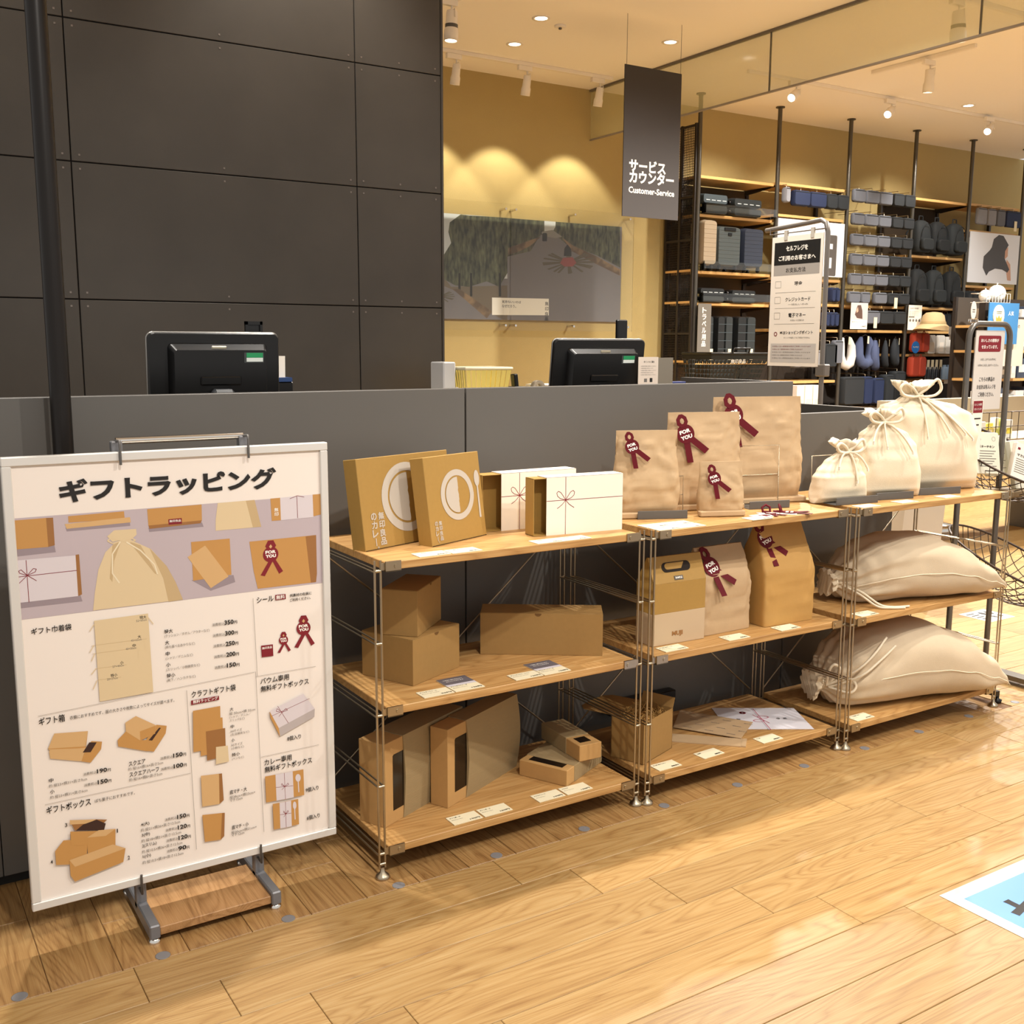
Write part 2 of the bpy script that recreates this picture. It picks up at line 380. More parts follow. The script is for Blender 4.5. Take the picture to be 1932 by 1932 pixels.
# ------------------------------------------------------------------ steel shelf units
ZT, ZM, ZB = .837, .459, .083
UX = (0.0, .873, 1.735); UY = (0.0, -.012, -.031)
def unit(x0, y0, label):
    u = thing('steel_shelf_unit', label, 'shelf', (x0, y0, 0), group='steel shelf units along the counter')
    W, D = .84, .40
    sf = MB()
    for dx in (-.008, .008):
        for y in (0, D): sf.tube([(dx, y, .028), (dx, y, .842)], .0031, 8)
        for z in (.812, .628, .436, .25, .062): sf.tube([(dx, .0, z), (dx, D, z)], .0026, 6)
    for y in (0, D):
        for z in (.815, .628, .44, .25, .066, .038): sf.tube([(-.008, y, z), (.008, y, z)], .0045, 6)
    a = sf.build('side_frame', STEEL, u); link('side_frame', a.data, u, (W, 0, 0))
    ft = MB().lathe([(.019, 0), (.020, .003), (.017, .009), (.007, .017), (.005, .03)], 18)
    f0 = None
    for x in (-.0, W):
        for y in (0, D):
            if f0 is None: f0 = ft.build('foot', STEEL, u, (x, y, 0))
            else: link('foot', f0.data, u, (x, y, 0))
    bd = MB().cbox(-.402, .402, -.006, D + .006, -.021, 0, .0015); b0 = None
    for z in (ZT, ZM, ZB):
        if b0 is None: b0 = bd.build('shelf_board', OAKS, u, (W / 2, 0, z))
        else: link('shelf_board', b0.data, u, (W / 2, 0, z))
    cl = MB().box(0, .043, -.0095, -.004, -.024, .0015).box(-.012, .02, -.004, 0, -.02, -.002).box(0, .043, -.0095, .012, -.0245, -.0225)
    cl.add([(.029 + .006 * math.cos(k * PI / 4), -.0115, -.0115 + .006 * math.sin(k * PI / 4)) for k in range(8)] + [(.029 + .006 * math.cos(k * PI / 4), -.0095, -.0115 + .006 * math.sin(k * PI / 4)) for k in range(8)],
           [tuple(range(8))] + [(k, k + 8, (k + 1) % 8 + 8, (k + 1) % 8) for k in range(8)])
    c0 = cl.build('clip', STEEL, u, (.018, 0, ZT)); c1 = None
    for z in (ZM, ZB): link('clip', c0.data, u, (.018, 0, z))
    for v in cl.v: pass
    cm = MB(); cm.v = [(-x, y, z) for x, y, z in cl.v]; cm.f = [tuple(reversed(f)) for f in cl.f]; cm.m = cl.m; cm.sm = cl.sm
    c1 = cm.build('clip', STEEL, u, (W - .018, 0, ZT))
    for z in (ZM, ZB): link('clip', c1.data, u, (W - .018, 0, z))
    MB().tube([(.01, D + .004, .10), (W - .01, D + .004, .80)], .003, 6).build('cross_brace', STEEL, u)
    MB().tube([(.01, D + .010, .80), (W - .01, D + .010, .10)], .003, 6).build('cross_brace', STEEL, u)
    return u
unit(UX[0], UY[0], 'steel and oak shelf unit holding kraft gift boxes beside the signboard')
unit(UX[1], UY[1], 'steel and oak shelf unit holding kraft paper bags with wine red ribbons')
unit(UX[2], UY[2], 'steel and oak shelf unit holding cotton drawstring bags')

# ------------------------------------------------------------------ price cards on the boards
def card(x, y, z, rz, label, two=None, tall=False, head=False):
    W, D = .09, (.112 if tall else .05)
    o = thing('price_card', label, 'price card', (x, y, z + .0004), rz)
    b = MB().box(0, W, 0, D, 0, .0018)
    b.build('card', CREAM, o)
    pr = Print(0, .0001); k = D - .05 if tall else 0
    z0 = .05
    if tall: pr.rect(.0, W, .058, D, mat('slate_print', '#5f5a60', .6)); pr.rect(0, W, .044, .058, mat('pale_lilac_print', '#c9c4cc', .6)); pr.up()
    if tall:
        pr.text('ご自由に組み合わせて', .012, .092, .006, WHITEINK, x1=.072); pr.text('お使いいただけます', .016, .080, .006, WHITEINK, x1=.07)
    pr.text(two[0], .006, .036, .006, REDINK if len(two) > 3 else INK, x1=.006 + min(.062, .0056 * len(two[0])), bold=.02)
    pr.text(two[1], .006, .024, .0045, GREYINK, x1=.006 + min(.06, .0034 * len(two[1])), bold=0)
    pr.text(two[2], .054, .005, .0075, INK, x1=.085, bold=.03)
    pr.done('lettering', o, mtx=T((0, 0, .0021)) @ RX(-PI / 2))
    return o
U1 = 'in front of the '
card(.118, .0, ZT, 0, 'cream price card under the larger kraft curry box', ('カレー専用ボックス', '9個入り', '無料'))
card(.212, -.003, ZT, .02, 'cream price card under the smaller kraft curry box', ('カレー専用ボックス', '6個入り', '無料'))
card(.475, -.004, ZT, -.02, 'cream price card before the white sleeved boxes, nearer the kraft boxes', ('バウム専用ボックス', '8個入り', '無料'))
card(.565, -.005, ZT, 0, 'cream price card before the white sleeved boxes, nearer the steel posts', ('バウム専用ボックス', '8個入り', '無料'))
card(.132, .009, ZM, 0, 'small cream price card before the stacked kraft boxes', ('ギフトボックス・小', '約10.5×18×12.5cm', '90円'))
card(.226, .010, ZM, 0, 'tall grey-headed price card before the stacked kraft boxes', ('ギフトボックス・中', '約18×21×12.5cm', '120円'), True)
card(.415, .008, ZM, 0, 'small cream price card before the long kraft box', ('ギフトボックス・スリム', '約10.5×36×12.5cm', '120円'))
card(.508, .006, ZM, .0, 'tall grey-headed price card before the long kraft box', ('ギフトボックス・大', '約21×36×12.5cm', '150円'), True)
card(.221, .012, ZB, 0, 'cream price card on the lowest board, before the thick sleeved box', ('ギフト箱・中', '約23×31×9cm', '190円'))
card(.318, .012, ZB, 0, 'cream price card on the lowest board, before the thinner sleeved box', ('ギフト箱・小', '約23×31×6cm', '150円'))
card(.498, .011, ZB, 0, 'cream price card before the small window boxes, nearer the large sleeved boxes', ('スクエアハーフ', '約16×8×5cm', '100円'))
card(.595, .010, ZB, 0, 'cream price card before the small window boxes, nearer the steel posts', ('スクエア', '約16×16×5cm', '150円'))
card(.893, -.012, ZT, -.03, 'cream card before the paper bag in the grey holder, next to the posts', ('クラフトギフト袋・小', '無料ラッピング', '無料', 1))
card(.984, -.014, ZT, -.03, 'cream card before the paper bag in the grey holder, next to the tiny bag', ('クラフトギフト袋・中', '無料ラッピング', '無料', 1))
card(.893, .042, ZT, -.03, 'cream card lying behind another card, next to the posts', ('クラフトギフト袋・特小', '無料ラッピング', '無料', 1))
card(.984, .040, ZT, -.03, 'cream card lying behind another card, next to the tiny bag', ('クラフトギフト袋・大', '無料ラッピング', '無料', 1))
card(1.262, -.02, ZT, .0, 'cream card at the board edge beside the loose ribbon stickers', ('シール', '紙素材の包装に', '無料', 1))
card(.944, .0, ZM, .0, 'cream price card before the carry box with a cut-out handle', ('持ち帰り用ボックス', '約20×13×28cm', '150円'))
card(1.195, -.008, ZM, 0, 'cream card before the pale paper bag on the middle board', ('底マチ・小', '無料ラッピング', '無料', 1))
card(1.42, -.012, ZM, 0, 'cream card before the tan paper bag on the middle board', ('底マチ・大', '無料ラッピング', '無料', 1))
card(.935, .004, ZB, .0, 'cream price card before the open box of paper shreds', ('緩衝材 紙パッキン', '', '無料'))
card(1.118, .004, ZB, .05, 'cream price card before the kraft envelopes', ('包装紙', '', '無料'))
card(1.373, .0, ZB, .0, 'cream price card before the white ceremonial paper', ('のし紙', '', '無料'))
card(1.765, -.026, ZT, .0, 'cream price card before the smallest cotton bag', ('ギフト巾着袋・特小', '約20×27cm', '150円'))
card(1.965, -.026, ZT, .0, 'cream price card before the medium cotton bag', ('ギフト巾着袋・小', '約27×40cm', '200円'))
card(2.205, -.024, ZT, .0, 'cream price card before the largest cotton bag', ('ギフト巾着袋・中', '約40×50cm', '250円'))
card(1.788, -.027, ZM, .0, 'cream price card before the lying cotton bag on the middle board', ('ギフト巾着袋・大', '約45×62cm', '300円'))
card(1.803, -.022, ZB, .0, 'cream price card before the lying cotton bag on the lowest board', ('ギフト巾着袋・特大', '約52×65cm', '350円'))

# ------------------------------------------------------------------ kraft boxes, first unit
def curry(label, p0, ang, w, h, d, lean, plate_c, plate_r, spoon, tx, tz, th):
    o = thing('curry_gift_box', label, 'box', mtx=T(p0) @ RZ(ang) @ RX(-lean))
    MB().cbox(0, w, 0, d, 0, h, .0012).build('carton', KGOLD, o)
    MB().box(.0015, w - .0015, -.0008, .002, .001, .0022).build('bottom_seam', DARKIN, o)
    pr = Print(-.0006)
    WP = mat('pale_print', '#bdb3a6', .65)
    cx, cz = plate_c
    pr.ring(cx, cz, plate_r * .76, plate_r, WP, 48)
    random.seed(5)
    edge = [(cx + plate_r * .06 + random.uniform(-1, 1) * plate_r * .018, cz + plate_r * .70 * (1 - 2 * i / 16)) for i in range(17)]
    pr.poly([(cx + plate_r * .70 * math.cos(a), cz + plate_r * .70 * math.sin(a)) for a in [PI * .5 + PI * k / 24 for k in range(25)]] + edge[::-1], WP)
    if spoon:
        sx, sz, sl = spoon
        pr.poly(circ(sx, sz, sl * .085, 16, sl * .17), WP); pr.poly([(sx - sl * .022, sz - sl * .15), (sx - sl * .03, sz - sl * .82), (sx + sl * .03, sz - sl * .82), (sx + sl * .022, sz - sl * .15)], WP)
    pr.column('無印良品', tx + th * 1.3, tz, th, WP, 1.1, .03); pr.column('のカレー。', tx, tz, th, WP, 1.1, .03)
    pr.done('print', o)
    return o
curry('large flat kraft box with a white plate print, partly hidden by the smaller one', (.032, .14, ZT), math.radians(18.1), .345, .243, .05, math.radians(8), (.170, .128), .094, (.318, .19, .16), .030, .098, .0205)
curry('smaller flat kraft box with white plate and spoon print, standing in front', (.212, .109, ZT), math.radians(21), .235, .24, .048, math.radians(8), (.126, .128), .070, (.215, .165, .135), .019, .066, .0125)

def sleevebox(label, p0, ang, pull, w, h, d):
    """white card sleeve pushed off a kraft tray that is open towards the viewer"""
    o = thing('sleeved_gift_box', label, 'box', p0, ang, 'white gift boxes on the top board')
    t = .0015; tr = MB()
    tr.box(0, w, d - t, d - .001, .001, h - .001); tr.box(0, t, 0.001, d - .001, .001, h - .001); tr.box(0, w, .001, d - .001, .001, .001 + t); tr.box(0, w, .001, d - .001, h - .001 - t, h - .001)
    tr.build('tray', KGOLD, o)
    sl = MB(); a, b = pull, pull + w - pull * .2
    sl.box(a, b, -t, 0, -0, h + t).box(a, b, d, d + t, 0, h + t).box(a, b, -t, d + t, h, h + t).box(a, b, 0, d, 0, t * .6)
    sl.build('sleeve', WHITEC, o)
    pr = Print(-t - .0003); kx, kz = a + .062, h * .60
    pr.line([(kx, 0), (kx, h)], .0016, REDINK); pr.line([(a, kz), (b, kz)], .0016, REDINK)
    for sgn in (-1, 1):
        lp = [(kx + sgn * (.016 * math.sin(PI * t_) * 1.25 + .012 * t_ * (1 - t_) * 4 * .3), kz + .03 * math.sin(PI * t_ * .5) * (1 if t_ < .5 else 1)) for t_ in (0, .2, .4, .6)]
        lp = [(kx + sgn * x, kz + z) for x, z in ((0, 0), (.008, .012), (.016, .0225), (.024, .0265), (.029, .022), (.027, .013), (.018, .0055), (0, 0))]
        pr.line(lp, .0016, REDINK); pr.line([(kx, kz), (kx + sgn * .011, kz - .012), (kx + sgn * .021, kz - .019), (kx + sgn * .028, kz - .023)], .0016, REDINK)
    pr.done('print', o)
    return o
sleevebox('white sleeved gift box with red bow print and open kraft tray, in front', (.528, .098, ZT), math.radians(-5.3), .040, .262, .165, .052)
sleevebox('white sleeved gift box with red bow print, standing behind the other', (.437, .228, ZT), math.radians(-.6), .063, .275, .167, .055)

def carton(name, label, p0, ang, w, d, h, notch, group):
    """plain tuck-lid carton; w along the front, d deep, lid flap with a thumb notch in the front"""
    o = thing(name, label, 'box', p0, ang, group)
    b = MB().cbox(0, w, 0, d, 0, h - .0015, .0008); b.build('carton', KRAFT, o, bevel=0)
    MB().cbox(.0005, w - .0005, .0004, d - .0005, h - .0012, h, .0004).build('lid', KRAFT, o)
    nx, r = notch
    MB().plate([(nx + r * math.cos(PI + PI * k / 10), h - .0012 + r * .9 * math.sin(PI + PI * k / 10)) for k in range(11)], -.0005, .0002).build('thumb_notch', mat('notch_brown', '#6b4a22', .8), o)
    return o
carton('kraft_box', 'kraft tuck-lid box at the bottom of the two-box stack', (.153, .115, ZM + .0003), math.radians(24.3), .211, .182, .128, (.105, .009), 'plain kraft boxes')
carton('kraft_box', 'small kraft box set askew on top of another box', (.178, .134, ZM + .129), math.radians(43), .197, .105, .128, (.11, .007), 'plain kraft boxes')
carton('kraft_box', 'long low kraft box with a thumb notch, standing alone', (.459, .278, ZM + .0003), math.radians(-34.1), .364, .108, .128, (.172, .010), 'plain kraft boxes')

def windowbox(label, p0, ang, L_, w, h, out, win, standing=True, rot=None, bow=.0):
    """drawer box: kraft tray with a dark window in its face, ribbed sleeve bowed slightly; L along local x, face towards -y, h up, w deep"""
    o = thing('window_drawer_box', label, 'box', p0, ang, 'sleeved window boxes')
    if rot is not None: o.matrix_world = rot
    MB().cbox(0, L_ * .6, 0, w, 0, h, .001).build('drawer', KRAFT2, o)
    x0, x1, z0, z1 = win
    wb = MB().plate([(x0, z0), (x1, z0), (x1, z1), (x0 + .004, z1), (x0, z1 - .004)], -.0006, .0002); wb.build('window', mat('dark_film', '#1c120a', .15), o)
    s = MB(); n = 12; rings = []
    for k in range(n + 1):
        t_ = k / n; x = out + (L_ - out) * t_
        e = .0012; rings.append((x, e))
    prof = []
    m_ = 12
    for k in range(m_ + 1):
        z = -.0 + (h + .002) * k / m_; prof.append((-(.0016 + bow * math.sin(PI * k / m_)), z))
    for k in range(m_ + 1):
        z = (h + .002) * (1 - k / m_); prof.append((w + .0016 + bow * .8 * math.sin(PI * k / m_), z))
    ox = lambda z: out + bow * .8 * math.sin(PI * z / h)
    r0 = [(out + bow * .9 * math.sin(PI * min(1, max(0, z / h))) * (1 if y < w / 2 else .2), y, z) for y, z in prof]
    r1 = [(L_ + bow * 1.4 * math.sin(PI * min(1, max(0, z / h))), y, z) for y, z in prof]
    s.loft([r0, r1], 0, False, True)
    s.build('sleeve', GREIGE, o)
    return o
windowbox('thick kraft drawer box with ribbed sleeve and window, against the side post', (.055, .098, ZB), math.radians(25.2), .36, .088, .235, .079, (.036, .0865, .036, .195), bow=.005)
windowbox('thinner kraft drawer box with ribbed sleeve, beside the thick one', (.258, .116, ZB), math.radians(25.4), .36, .060, .231, .088, (.034, .0945, .036, .195), bow=.007)
# two small ones, window face up: built lying (face up), the upper laid askew across the lower
def flatbox(label, p0, ang, L_, w, h, out, win):
    o = thing('window_drawer_box', label, 'box', p0, ang, 'sleeved window boxes')
    MB().cbox(0, w, 0, L_ * .55, 0, h, .0015).build('drawer', KRAFT2, o)
    x0, x1, y0, y1 = win
    MB().box(x0, x1, y0, y1, h - .0005, h + .0006).build('window', MATS['dark_film'], o)
    MB().cbox(-.0015, w + .0015, out, L_, -.0, h + .0015, .0012).build('sleeve', GREIGE, o)
    return o
lo = flatbox('small square drawer box with ribbed sleeve, underneath', (0, 0, 0), 0, .225, .164, .0495, .045, (.024, .140, .014, .044))
lo.matrix_world = T((.627 - .164 * math.sin(math.radians(26.3)), .060 + .164 * math.cos(math.radians(26.3)), ZB + .0003)) @ RZ(math.radians(26.3 - 90))
flatbox('small half-width drawer box laid askew across the square one', (.695, .092, ZB + .0515), math.radians(-3), .222, .079, .05, .075, (.016, .056, .022, .062))
# ------------------------------------------------------------------ paper bags with ribbon stickers
def sup(a, e): return math.copysign(abs(a) ** (2 / e), a)
def interp(tab, t):
    for (t0, v0), (t1, v1) in zip(tab, tab[1:]):
        if t <= t1:
            k = (t - t0) / (t1 - t0) if t1 > t0 else 0; return v0 + (v1 - v0) * k
    return tab[-1][1]
def smooth_interp(tab, t):
    for (t0, v0), (t1, v1) in zip(tab, tab[1:]):
        if t <= t1:
            k = (t - t0) / (t1 - t0) if t1 > t0 else 0; k = k * k * (3 - 2 * k); return v0 + (v1 - v0) * k
    return tab[-1][1]
def paperbag_mesh(h, wtab, dtab, etab, crum, seed, front_flat=0, m=34, n=64):
    rings = []
    for i in range(m + 1):
        t = i / m; w_, d_, e = interp(wtab, t) / 2, interp(dtab, t) / 2, interp(etab, t); r = []
        for k in range(n):
            a = 2 * PI * k / n; x = w_ * sup(math.cos(a), e); y = d_ * sup(math.sin(a), e)
            v = Vector((x * 15, y * 15 + seed * 7, t * h * 15))
            q = noise.noise(v) + .9 * (.5 - abs(noise.noise(v * 1.6 + Vector((3, 1, 7)))) * 2) + .5 * (.4 - abs(noise.noise(v * 3.3)) * 2)
            amp = crum * min(1, t * 6) * min(1, (1 - t) * 7 + .12)
            y += q * amp * (1 if math.sin(a) < 0 else -1) * min(1, d_ / .012)
            x += noise.noise(v * .8 + Vector((9, 3, 1))) * amp * .7
            r.append((x, y, t * h))
        rings.append(r)
    return MB().loft(rings, 0, True, True)
def ribbon(parent, mtx, s, rot=.3):
    """wine red rosette sticker: folded loop, round seal reading FOR YOU, two tails; drawn about the seal's centre"""
    p = parent
    q = mtx @ RY(-rot)
    rb = MB()
    lo = [(-.30, .75), (-.62, 1.15), (-.55, 1.75), (-.12, 2.15), (.22, 2.1), (.58, 1.7), (.62, 1.15), (.34, .75)]; li = [(-.10, 1.1), (-.24, 1.35), (-.18, 1.6), (.02, 1.72), (.10, 1.7), (.24, 1.55), (.26, 1.3), (.12, 1.1)]
    for i in range(8):
        j = (i + 1) % 8
        rb.plate([(lo[i][0] * s, lo[i][1] * s), (li[i][0] * s, li[i][1] * s), (li[j][0] * s, li[j][1] * s), (lo[j][0] * s, lo[j][1] * s)], -.0035, -.0006)
    for a in (-.12, .62):
        c_, s_ = math.cos(a), math.sin(a); pl = []
        for x, z in ((-.34, -.6), (.34, -.6), (.34, -3.1), (-.34, -3.0)): pl.append(((x * c_ - z * s_) * s, (x * s_ + z * c_) * s))
        rb.plate(pl, -.0012, -.0004)
    rr = rb.build('ribbon', RED, p, mtx=q)
    MB().plate(circ(0, 0, s, 28, s * 1.02), -.0022, -.0012).build('seal', RED, p, mtx=q)
    pr = Print(-.0025); pr.text('FOR', -.62 * s, .06 * s, .42 * s, WHITEINK, x1=.62 * s, bold=.05); pr.text('YOU', -.66 * s, -.56 * s, .42 * s, WHITEINK, x1=.66 * s, bold=.05)
    pr.done('lettering', p, mtx=q)
def pbag(label, P, deg, s0, w_, h, d, mat_, crum, seed, rib, wt=None, dt=None, et=None, z=ZT, grp='kraft paper bags on the top board', strip=True, lean=0):
    u = Vector((math.cos(math.radians(deg)), math.sin(math.radians(deg)), 0)); c = Vector((P[0], P[1], 0)) + u * s0
    if strip: c += Vector((-u.y, u.x, 0)) * d * .42
    o = thing('paper_gift_bag', label, 'paper bag', (c.x, c.y, z + .0012), math.radians(deg), grp)
    paperbag_mesh(h, wt or [(0, w_ * .97), (.3, w_ * 1.06), (.6, w_ * 1.03), (1, w_)], dt or [(0, d * .45), (.12, d * .9), (.35, d), (.75, d * .45), (.97, .006), (1, .004)],
                  et or [(0, 5), (.3, 3.2), (1, 2.4)], crum, seed).build('bag', mat_, o)
    if strip: MB().cbox(-w_ * .52, w_ * .52, -d * .55, -d * .1, 0, .018, .003).xf(Matrix.Identity(4)).build('folded_base', mat_, o)
    if rib:
        rx, rz, rs, yy = rib
        ribbon(o, T((rx, yy, rz)) @ RX(-lean if lean else -.10), rs)
    return o
pbag('mid-sized kraft bag with ribbon, front left in a grey holder', (.973, .20), -22, .045, .20, .272, .085, KPAPER, .0065, 1, (-.058, .224, .0225, -.034))
pbag('tall kraft bag with ribbon between the largest bag and the tiny one', (1.2, .25), -18, .095, .255, .318, .095, KPAPER, .007, 2, (-.080, .25, .031, -.036))
pbag('largest kraft bag with ribbon, hindmost on the top board', (1.421, .268), -14, .134, .34, .362, .10, KPAPER, .0065, 3, (-.112, .302, .036, -.036))
pbag('tiny kraft bag with ribbon standing at the front edge', (1.166, .118), -22, .077, .145, .172, .058, KPAPER, .0042, 4, (-.034, .122, .0215, -.033))
# block-bottomed bags on the middle board
pbag('tan block-bottomed paper bag with ribbon, tallest on the middle board', (1.406, .125), -1.8, .114, .226, .338, .15, KPAPER2, .003, 5, (-.080, .285, .032, -.026),
     [(0, .226), (.55, .232), (1, .20)], [(0, .15), (.5, .152), (.53, .15), (.985, .012), (1, .01)], [(0, 14), (.5, 14), (1, 10)], ZM, 'paper bags on the middle board', False, .45)
pbag('pale block-bottomed paper bag with ribbon, between carry box and tan bag', (1.157, .135), .3, .107, .212, .275, .115, KPAPER, .005, 6, (-.060, .216, .033, -.040),
     [(0, .212), (.6, .216), (1, .208)], [(0, .12), (.55, .122), (.68, .11), (.985, .010), (1, .008)], [(0, 12), (.5, 10), (1, 8)], ZM, 'paper bags on the middle board', False, .48)
# carry box with cut-out handle
cb_ = thing('carry_box', 'kraft carry box with cut-out handle and pale band at its foot', 'box', (.945, .066, ZM + .0005), math.radians(-2))
Wc, Dc, Hs, Hr = .205, .085, .195, .272
MB().cbox(0, Wc, 0, Dc, 0, .10, .001).build('pale_band', mat('pale_kraft_print', '#bda585', .75), cb_)
MB().cbox(0, Wc, 0, Dc, .10, Hs, .001).build('body', KGOLD, cb_)
g = MB(); ym = .036
g.add([(0, 0, Hs), (Wc, 0, Hs), (Wc, ym - .003, Hr), (0, ym - .003, Hr), (0, Dc, Hs), (Wc, Dc, Hs), (Wc, ym + .003, Hr), (0, ym + .003, Hr)],
      [(0, 1, 2, 3), (5, 4, 7, 6), (3, 2, 6, 7), (0, 3, 7, 4), (1, 5, 6, 2), (0, 4, 5, 1)]).build('gable', KGOLD, cb_)
sl = math.atan2(ym - .003, Hr - Hs); fm = T((0, 0, Hs)) @ RX(-sl)
MB().plate(circ(.058, .048, .0155, 12, a0=PI / 2, a1=3 * PI / 2, closed=False) + circ(.138, .048, .0155, 12, a0=-PI / 2, a1=PI / 2, closed=False), -.0012, .001).build('handle_slot', mat('slot_shadow', '#20150b', .8), cb_, mtx=fm)
MB().plate(circ(.064, .051, .010, 10, a0=PI / 2, a1=3 * PI / 2, closed=False) + [(.116, .041), (.130, .061)], -.0016, -.001).build('handle_fold', KGOLD, cb_, mtx=fm)
MB().box(.082, .116, -.0016, .0, .006, .019).build('sample_sticker', mat('sticker_grey', '#5a5248', .6), cb_, mtx=fm)
Print(-.0018).text('SAMPLE', .086, .010, .006, WHITEINK, x1=.112, bold=.03).done('lettering', cb_, mtx=fm)
Print(-.0008).text('MUJI', .075, .022, .018, mat('kraft_print', '#96693a', .7), x1=.117, bold=.05).done('lettering', cb_)

# grey bookend holders: base plate, turned-up lip, wire back
def holder(label, P, deg, w_, wire, s0=0, z=ZT):
    u = Vector((math.cos(math.radians(deg)), math.sin(math.radians(deg)), 0)); c = Vector((P[0], P[1], 0)) + u * s0
    o = thing('display_holder', label, 'holder', (c.x, c.y, z + .0003), math.radians(deg), 'grey steel holders')
    MB().box(0, w_, 0, .11, 0, .001).build('base_plate', GUNM, o)
    MB().cbox(0, w_, -.002, 0.0, 0, .026, .0008).build('lip', GUNM, o)
    if wire: MB().tube([(-.02, .10, .001), (-.02, .105, wire), (w_ + .02, .105, wire), (w_ + .02, .10, .001)], .0016, 6).tube([(-.02, .103, wire * .5), (w_ + .02, .103, wire * .5)], .0014, 6).build('wire_back', STEEL, o)
holder('grey holder lip under the mid-sized kraft bag', (.970, .182), -22, .162, .12)
holder('grey holder lip under the largest kraft bag', (1.415, .150), -13, .155, .2)
holder('grey holder lip under the smallest cotton bag', (1.73, .060), -6, .19, .16)
holder('grey holder lip under the medium cotton bag', (1.949, .072), -11, .165, .2)
holder('grey holder lip under the largest cotton bag', (2.19, .075), -13, .185, .2)

# loose ribbon stickers on the board
def loose(label, x, y, rz, s):
    o = thing('ribbon_sticker', label, 'sticker', (x, y, ZT + .002), rz, 'loose ribbon stickers')
    MB().box(-.035, .035, -.025, .03, -.0016, -.0004).build('backing_card', PAPER, o)
    ribbon(o, RX(-PI / 2), s, 0)
    MB().tube([(-.012, .025, 0), (-.014, .03, .016), (0, .033, .024), (.014, .03, .016), (.012, .025, 0)], .004, 5).build('raised_loop', RED, o)
loose('small loose ribbon sticker on its backing card at the board edge', 1.405, .045, -.3, .018)
loose('larger loose ribbon sticker beside the small one, loop standing up', 1.475, .030, .7, .024)
o = thing('square_seal', 'flat square wine red seal on a white sheet beside the loose ribbons', 'sticker', (1.36, .03, ZT + .0004), .05)
MB().box(-.04, .04, -.025, .028, 0, .0008).build('backing_card', PAPER, o); MB().box(-.014, .02, -.014, .012, .0008, .0014).build('seal', RED, o)

# open box of paper shreds
ob = thing('open_shred_box', 'open kraft box filled with paper shreds on the lowest board', 'box', (.922, .069, ZB + .0005), math.radians(20))
w_, d_, h_ = .182, .118, .135; t_ = .002
MB().box(0, w_, 0, t_, 0, h_).box(0, w_, d_ - t_, d_, 0, h_).box(0, t_, 0, d_, 0, h_).box(w_ - t_, w_, 0, d_, 0, h_).box(0, w_, 0, d_, 0, t_).build('carton', KRAFT, ob)
MB().box(0, .034, 0, d_, 0, .0015).build('flap', KRAFT, ob, mtx=T((w_ - .001, 0, h_)) @ RY(-1.15))
fl = MB().slab([(.004, 0), (w_ - .004, 0), (w_ - .004, .11), (w_ - .03, .135), (.09, .14), (.03, .135), (.004, .11)], 0, .0015); fl.build('lid', KRAFT, ob, mtx=T((0, d_ - .001, h_)) @ RX(-.04))
MB().box(.012, w_ - .012, .012, d_ - .012, .09, .105).build('shred_bed', KPAPER2, ob)
random.seed(11); sh = MB()
for k in range(150):
    x, y = random.uniform(.012, w_ - .012), random.uniform(.012, d_ - .012); a = random.uniform(0, 2 * PI); L_ = random.uniform(.02, .05); z = random.uniform(.10, .132); pts = []
    for j in range(5):
        f_ = j / 4; a += random.uniform(-.7, .7); x = min(w_ - .006, max(.006, x + math.cos(a) * L_ / 4)); y = min(d_ - .006, max(.006, y + math.sin(a) * L_ / 4)); z += random.uniform(-.006, .009); pts.append((x, y, min(z, .152)))
    sh.tube(pts, .0012, 3)
s_ = sh.build('paper_shreds', KPAPER2, ob); s_['kind'] = 'stuff'
# wrapping papers
e1 = thing('kraft_envelope', 'plain kraft envelope lying under the printed wrapping sheet', 'envelope', (0, 0, ZB + .0004))
MB().slab([(1.095, .20), (1.30, .008), (1.352, .055), (1.15, .245)], 0, .003).build('sheet', KPAPER, e1)
MB().slab([(1.30, .008), (1.352, .055), (1.34, .064), (1.289, .018)], .003, .0042).build('flap', KPAPER, e1)
e2 = thing('wrapping_sheet', 'kraft wrapping sheet printed with rows of small words on the lowest board', 'paper', (0, 0, ZB + .0046))
q4 = [(1.335, .065), (1.478, .155), (1.345, .38), (1.212, .262)]
MB().slab(q4, 0, .0015).build('sheet', KPAPER, e2)
ex = (Vector(q4[3]) - Vector(q4[0])).normalized(); ang = math.atan2(-ex.y, -ex.x)
pr = Print(0)
for r in range(4):
    for c in range(3): pr.text('無印良品', -.205 + c * .075 + (r % 2) * .03, .02 + r * .04, .0055, GREYINK, x1=-.205 + c * .075 + (r % 2) * .03 + .03, bold=.02)
pr.done('lettering', e2, mtx=T((1.335, .065, .0018)) @ RZ(ang) @ RX(-PI / 2))
e3 = thing('ceremonial_paper', 'white ceremonial paper with pink knot print lying on the lowest board', 'paper', (0, 0, ZB + .0008))
q5 = [(1.616, .005), (1.716, .190), (1.464, .345), (1.364, .16)]
MB().slab(q5, 0, .0012).build('sheet', mat('cool_white_paper', '#d9d6dc', .6), e3)
ux = (Vector(q5[1]) - Vector(q5[0])).normalized(); PINK = mat('pink_print', '#b86a7c', .6); LILAC = mat('pale_grey_print', '#b5aeb6', .6)
pr = Print(0); Hh, Ww = .296, .21
pr.line([(0, .15), (Ww, .15)], .003, PINK); pr.line([(0, .156), (Ww, .156)], .003, LILAC)
pr.up(); pr.ring(Ww * .42, .165, .010, .013, PINK, 20, 1.6); pr.ring(Ww * .58, .140, .010, .013, PINK, 20, 1.6); pr.line([(Ww * .3, .135), (Ww * .7, .17)], .003, PINK)
for i, z in enumerate((.20, .225, .06, .085)): pr.text('御祝内心'[i], Ww * .47, z, .014, INK, bold=.03)
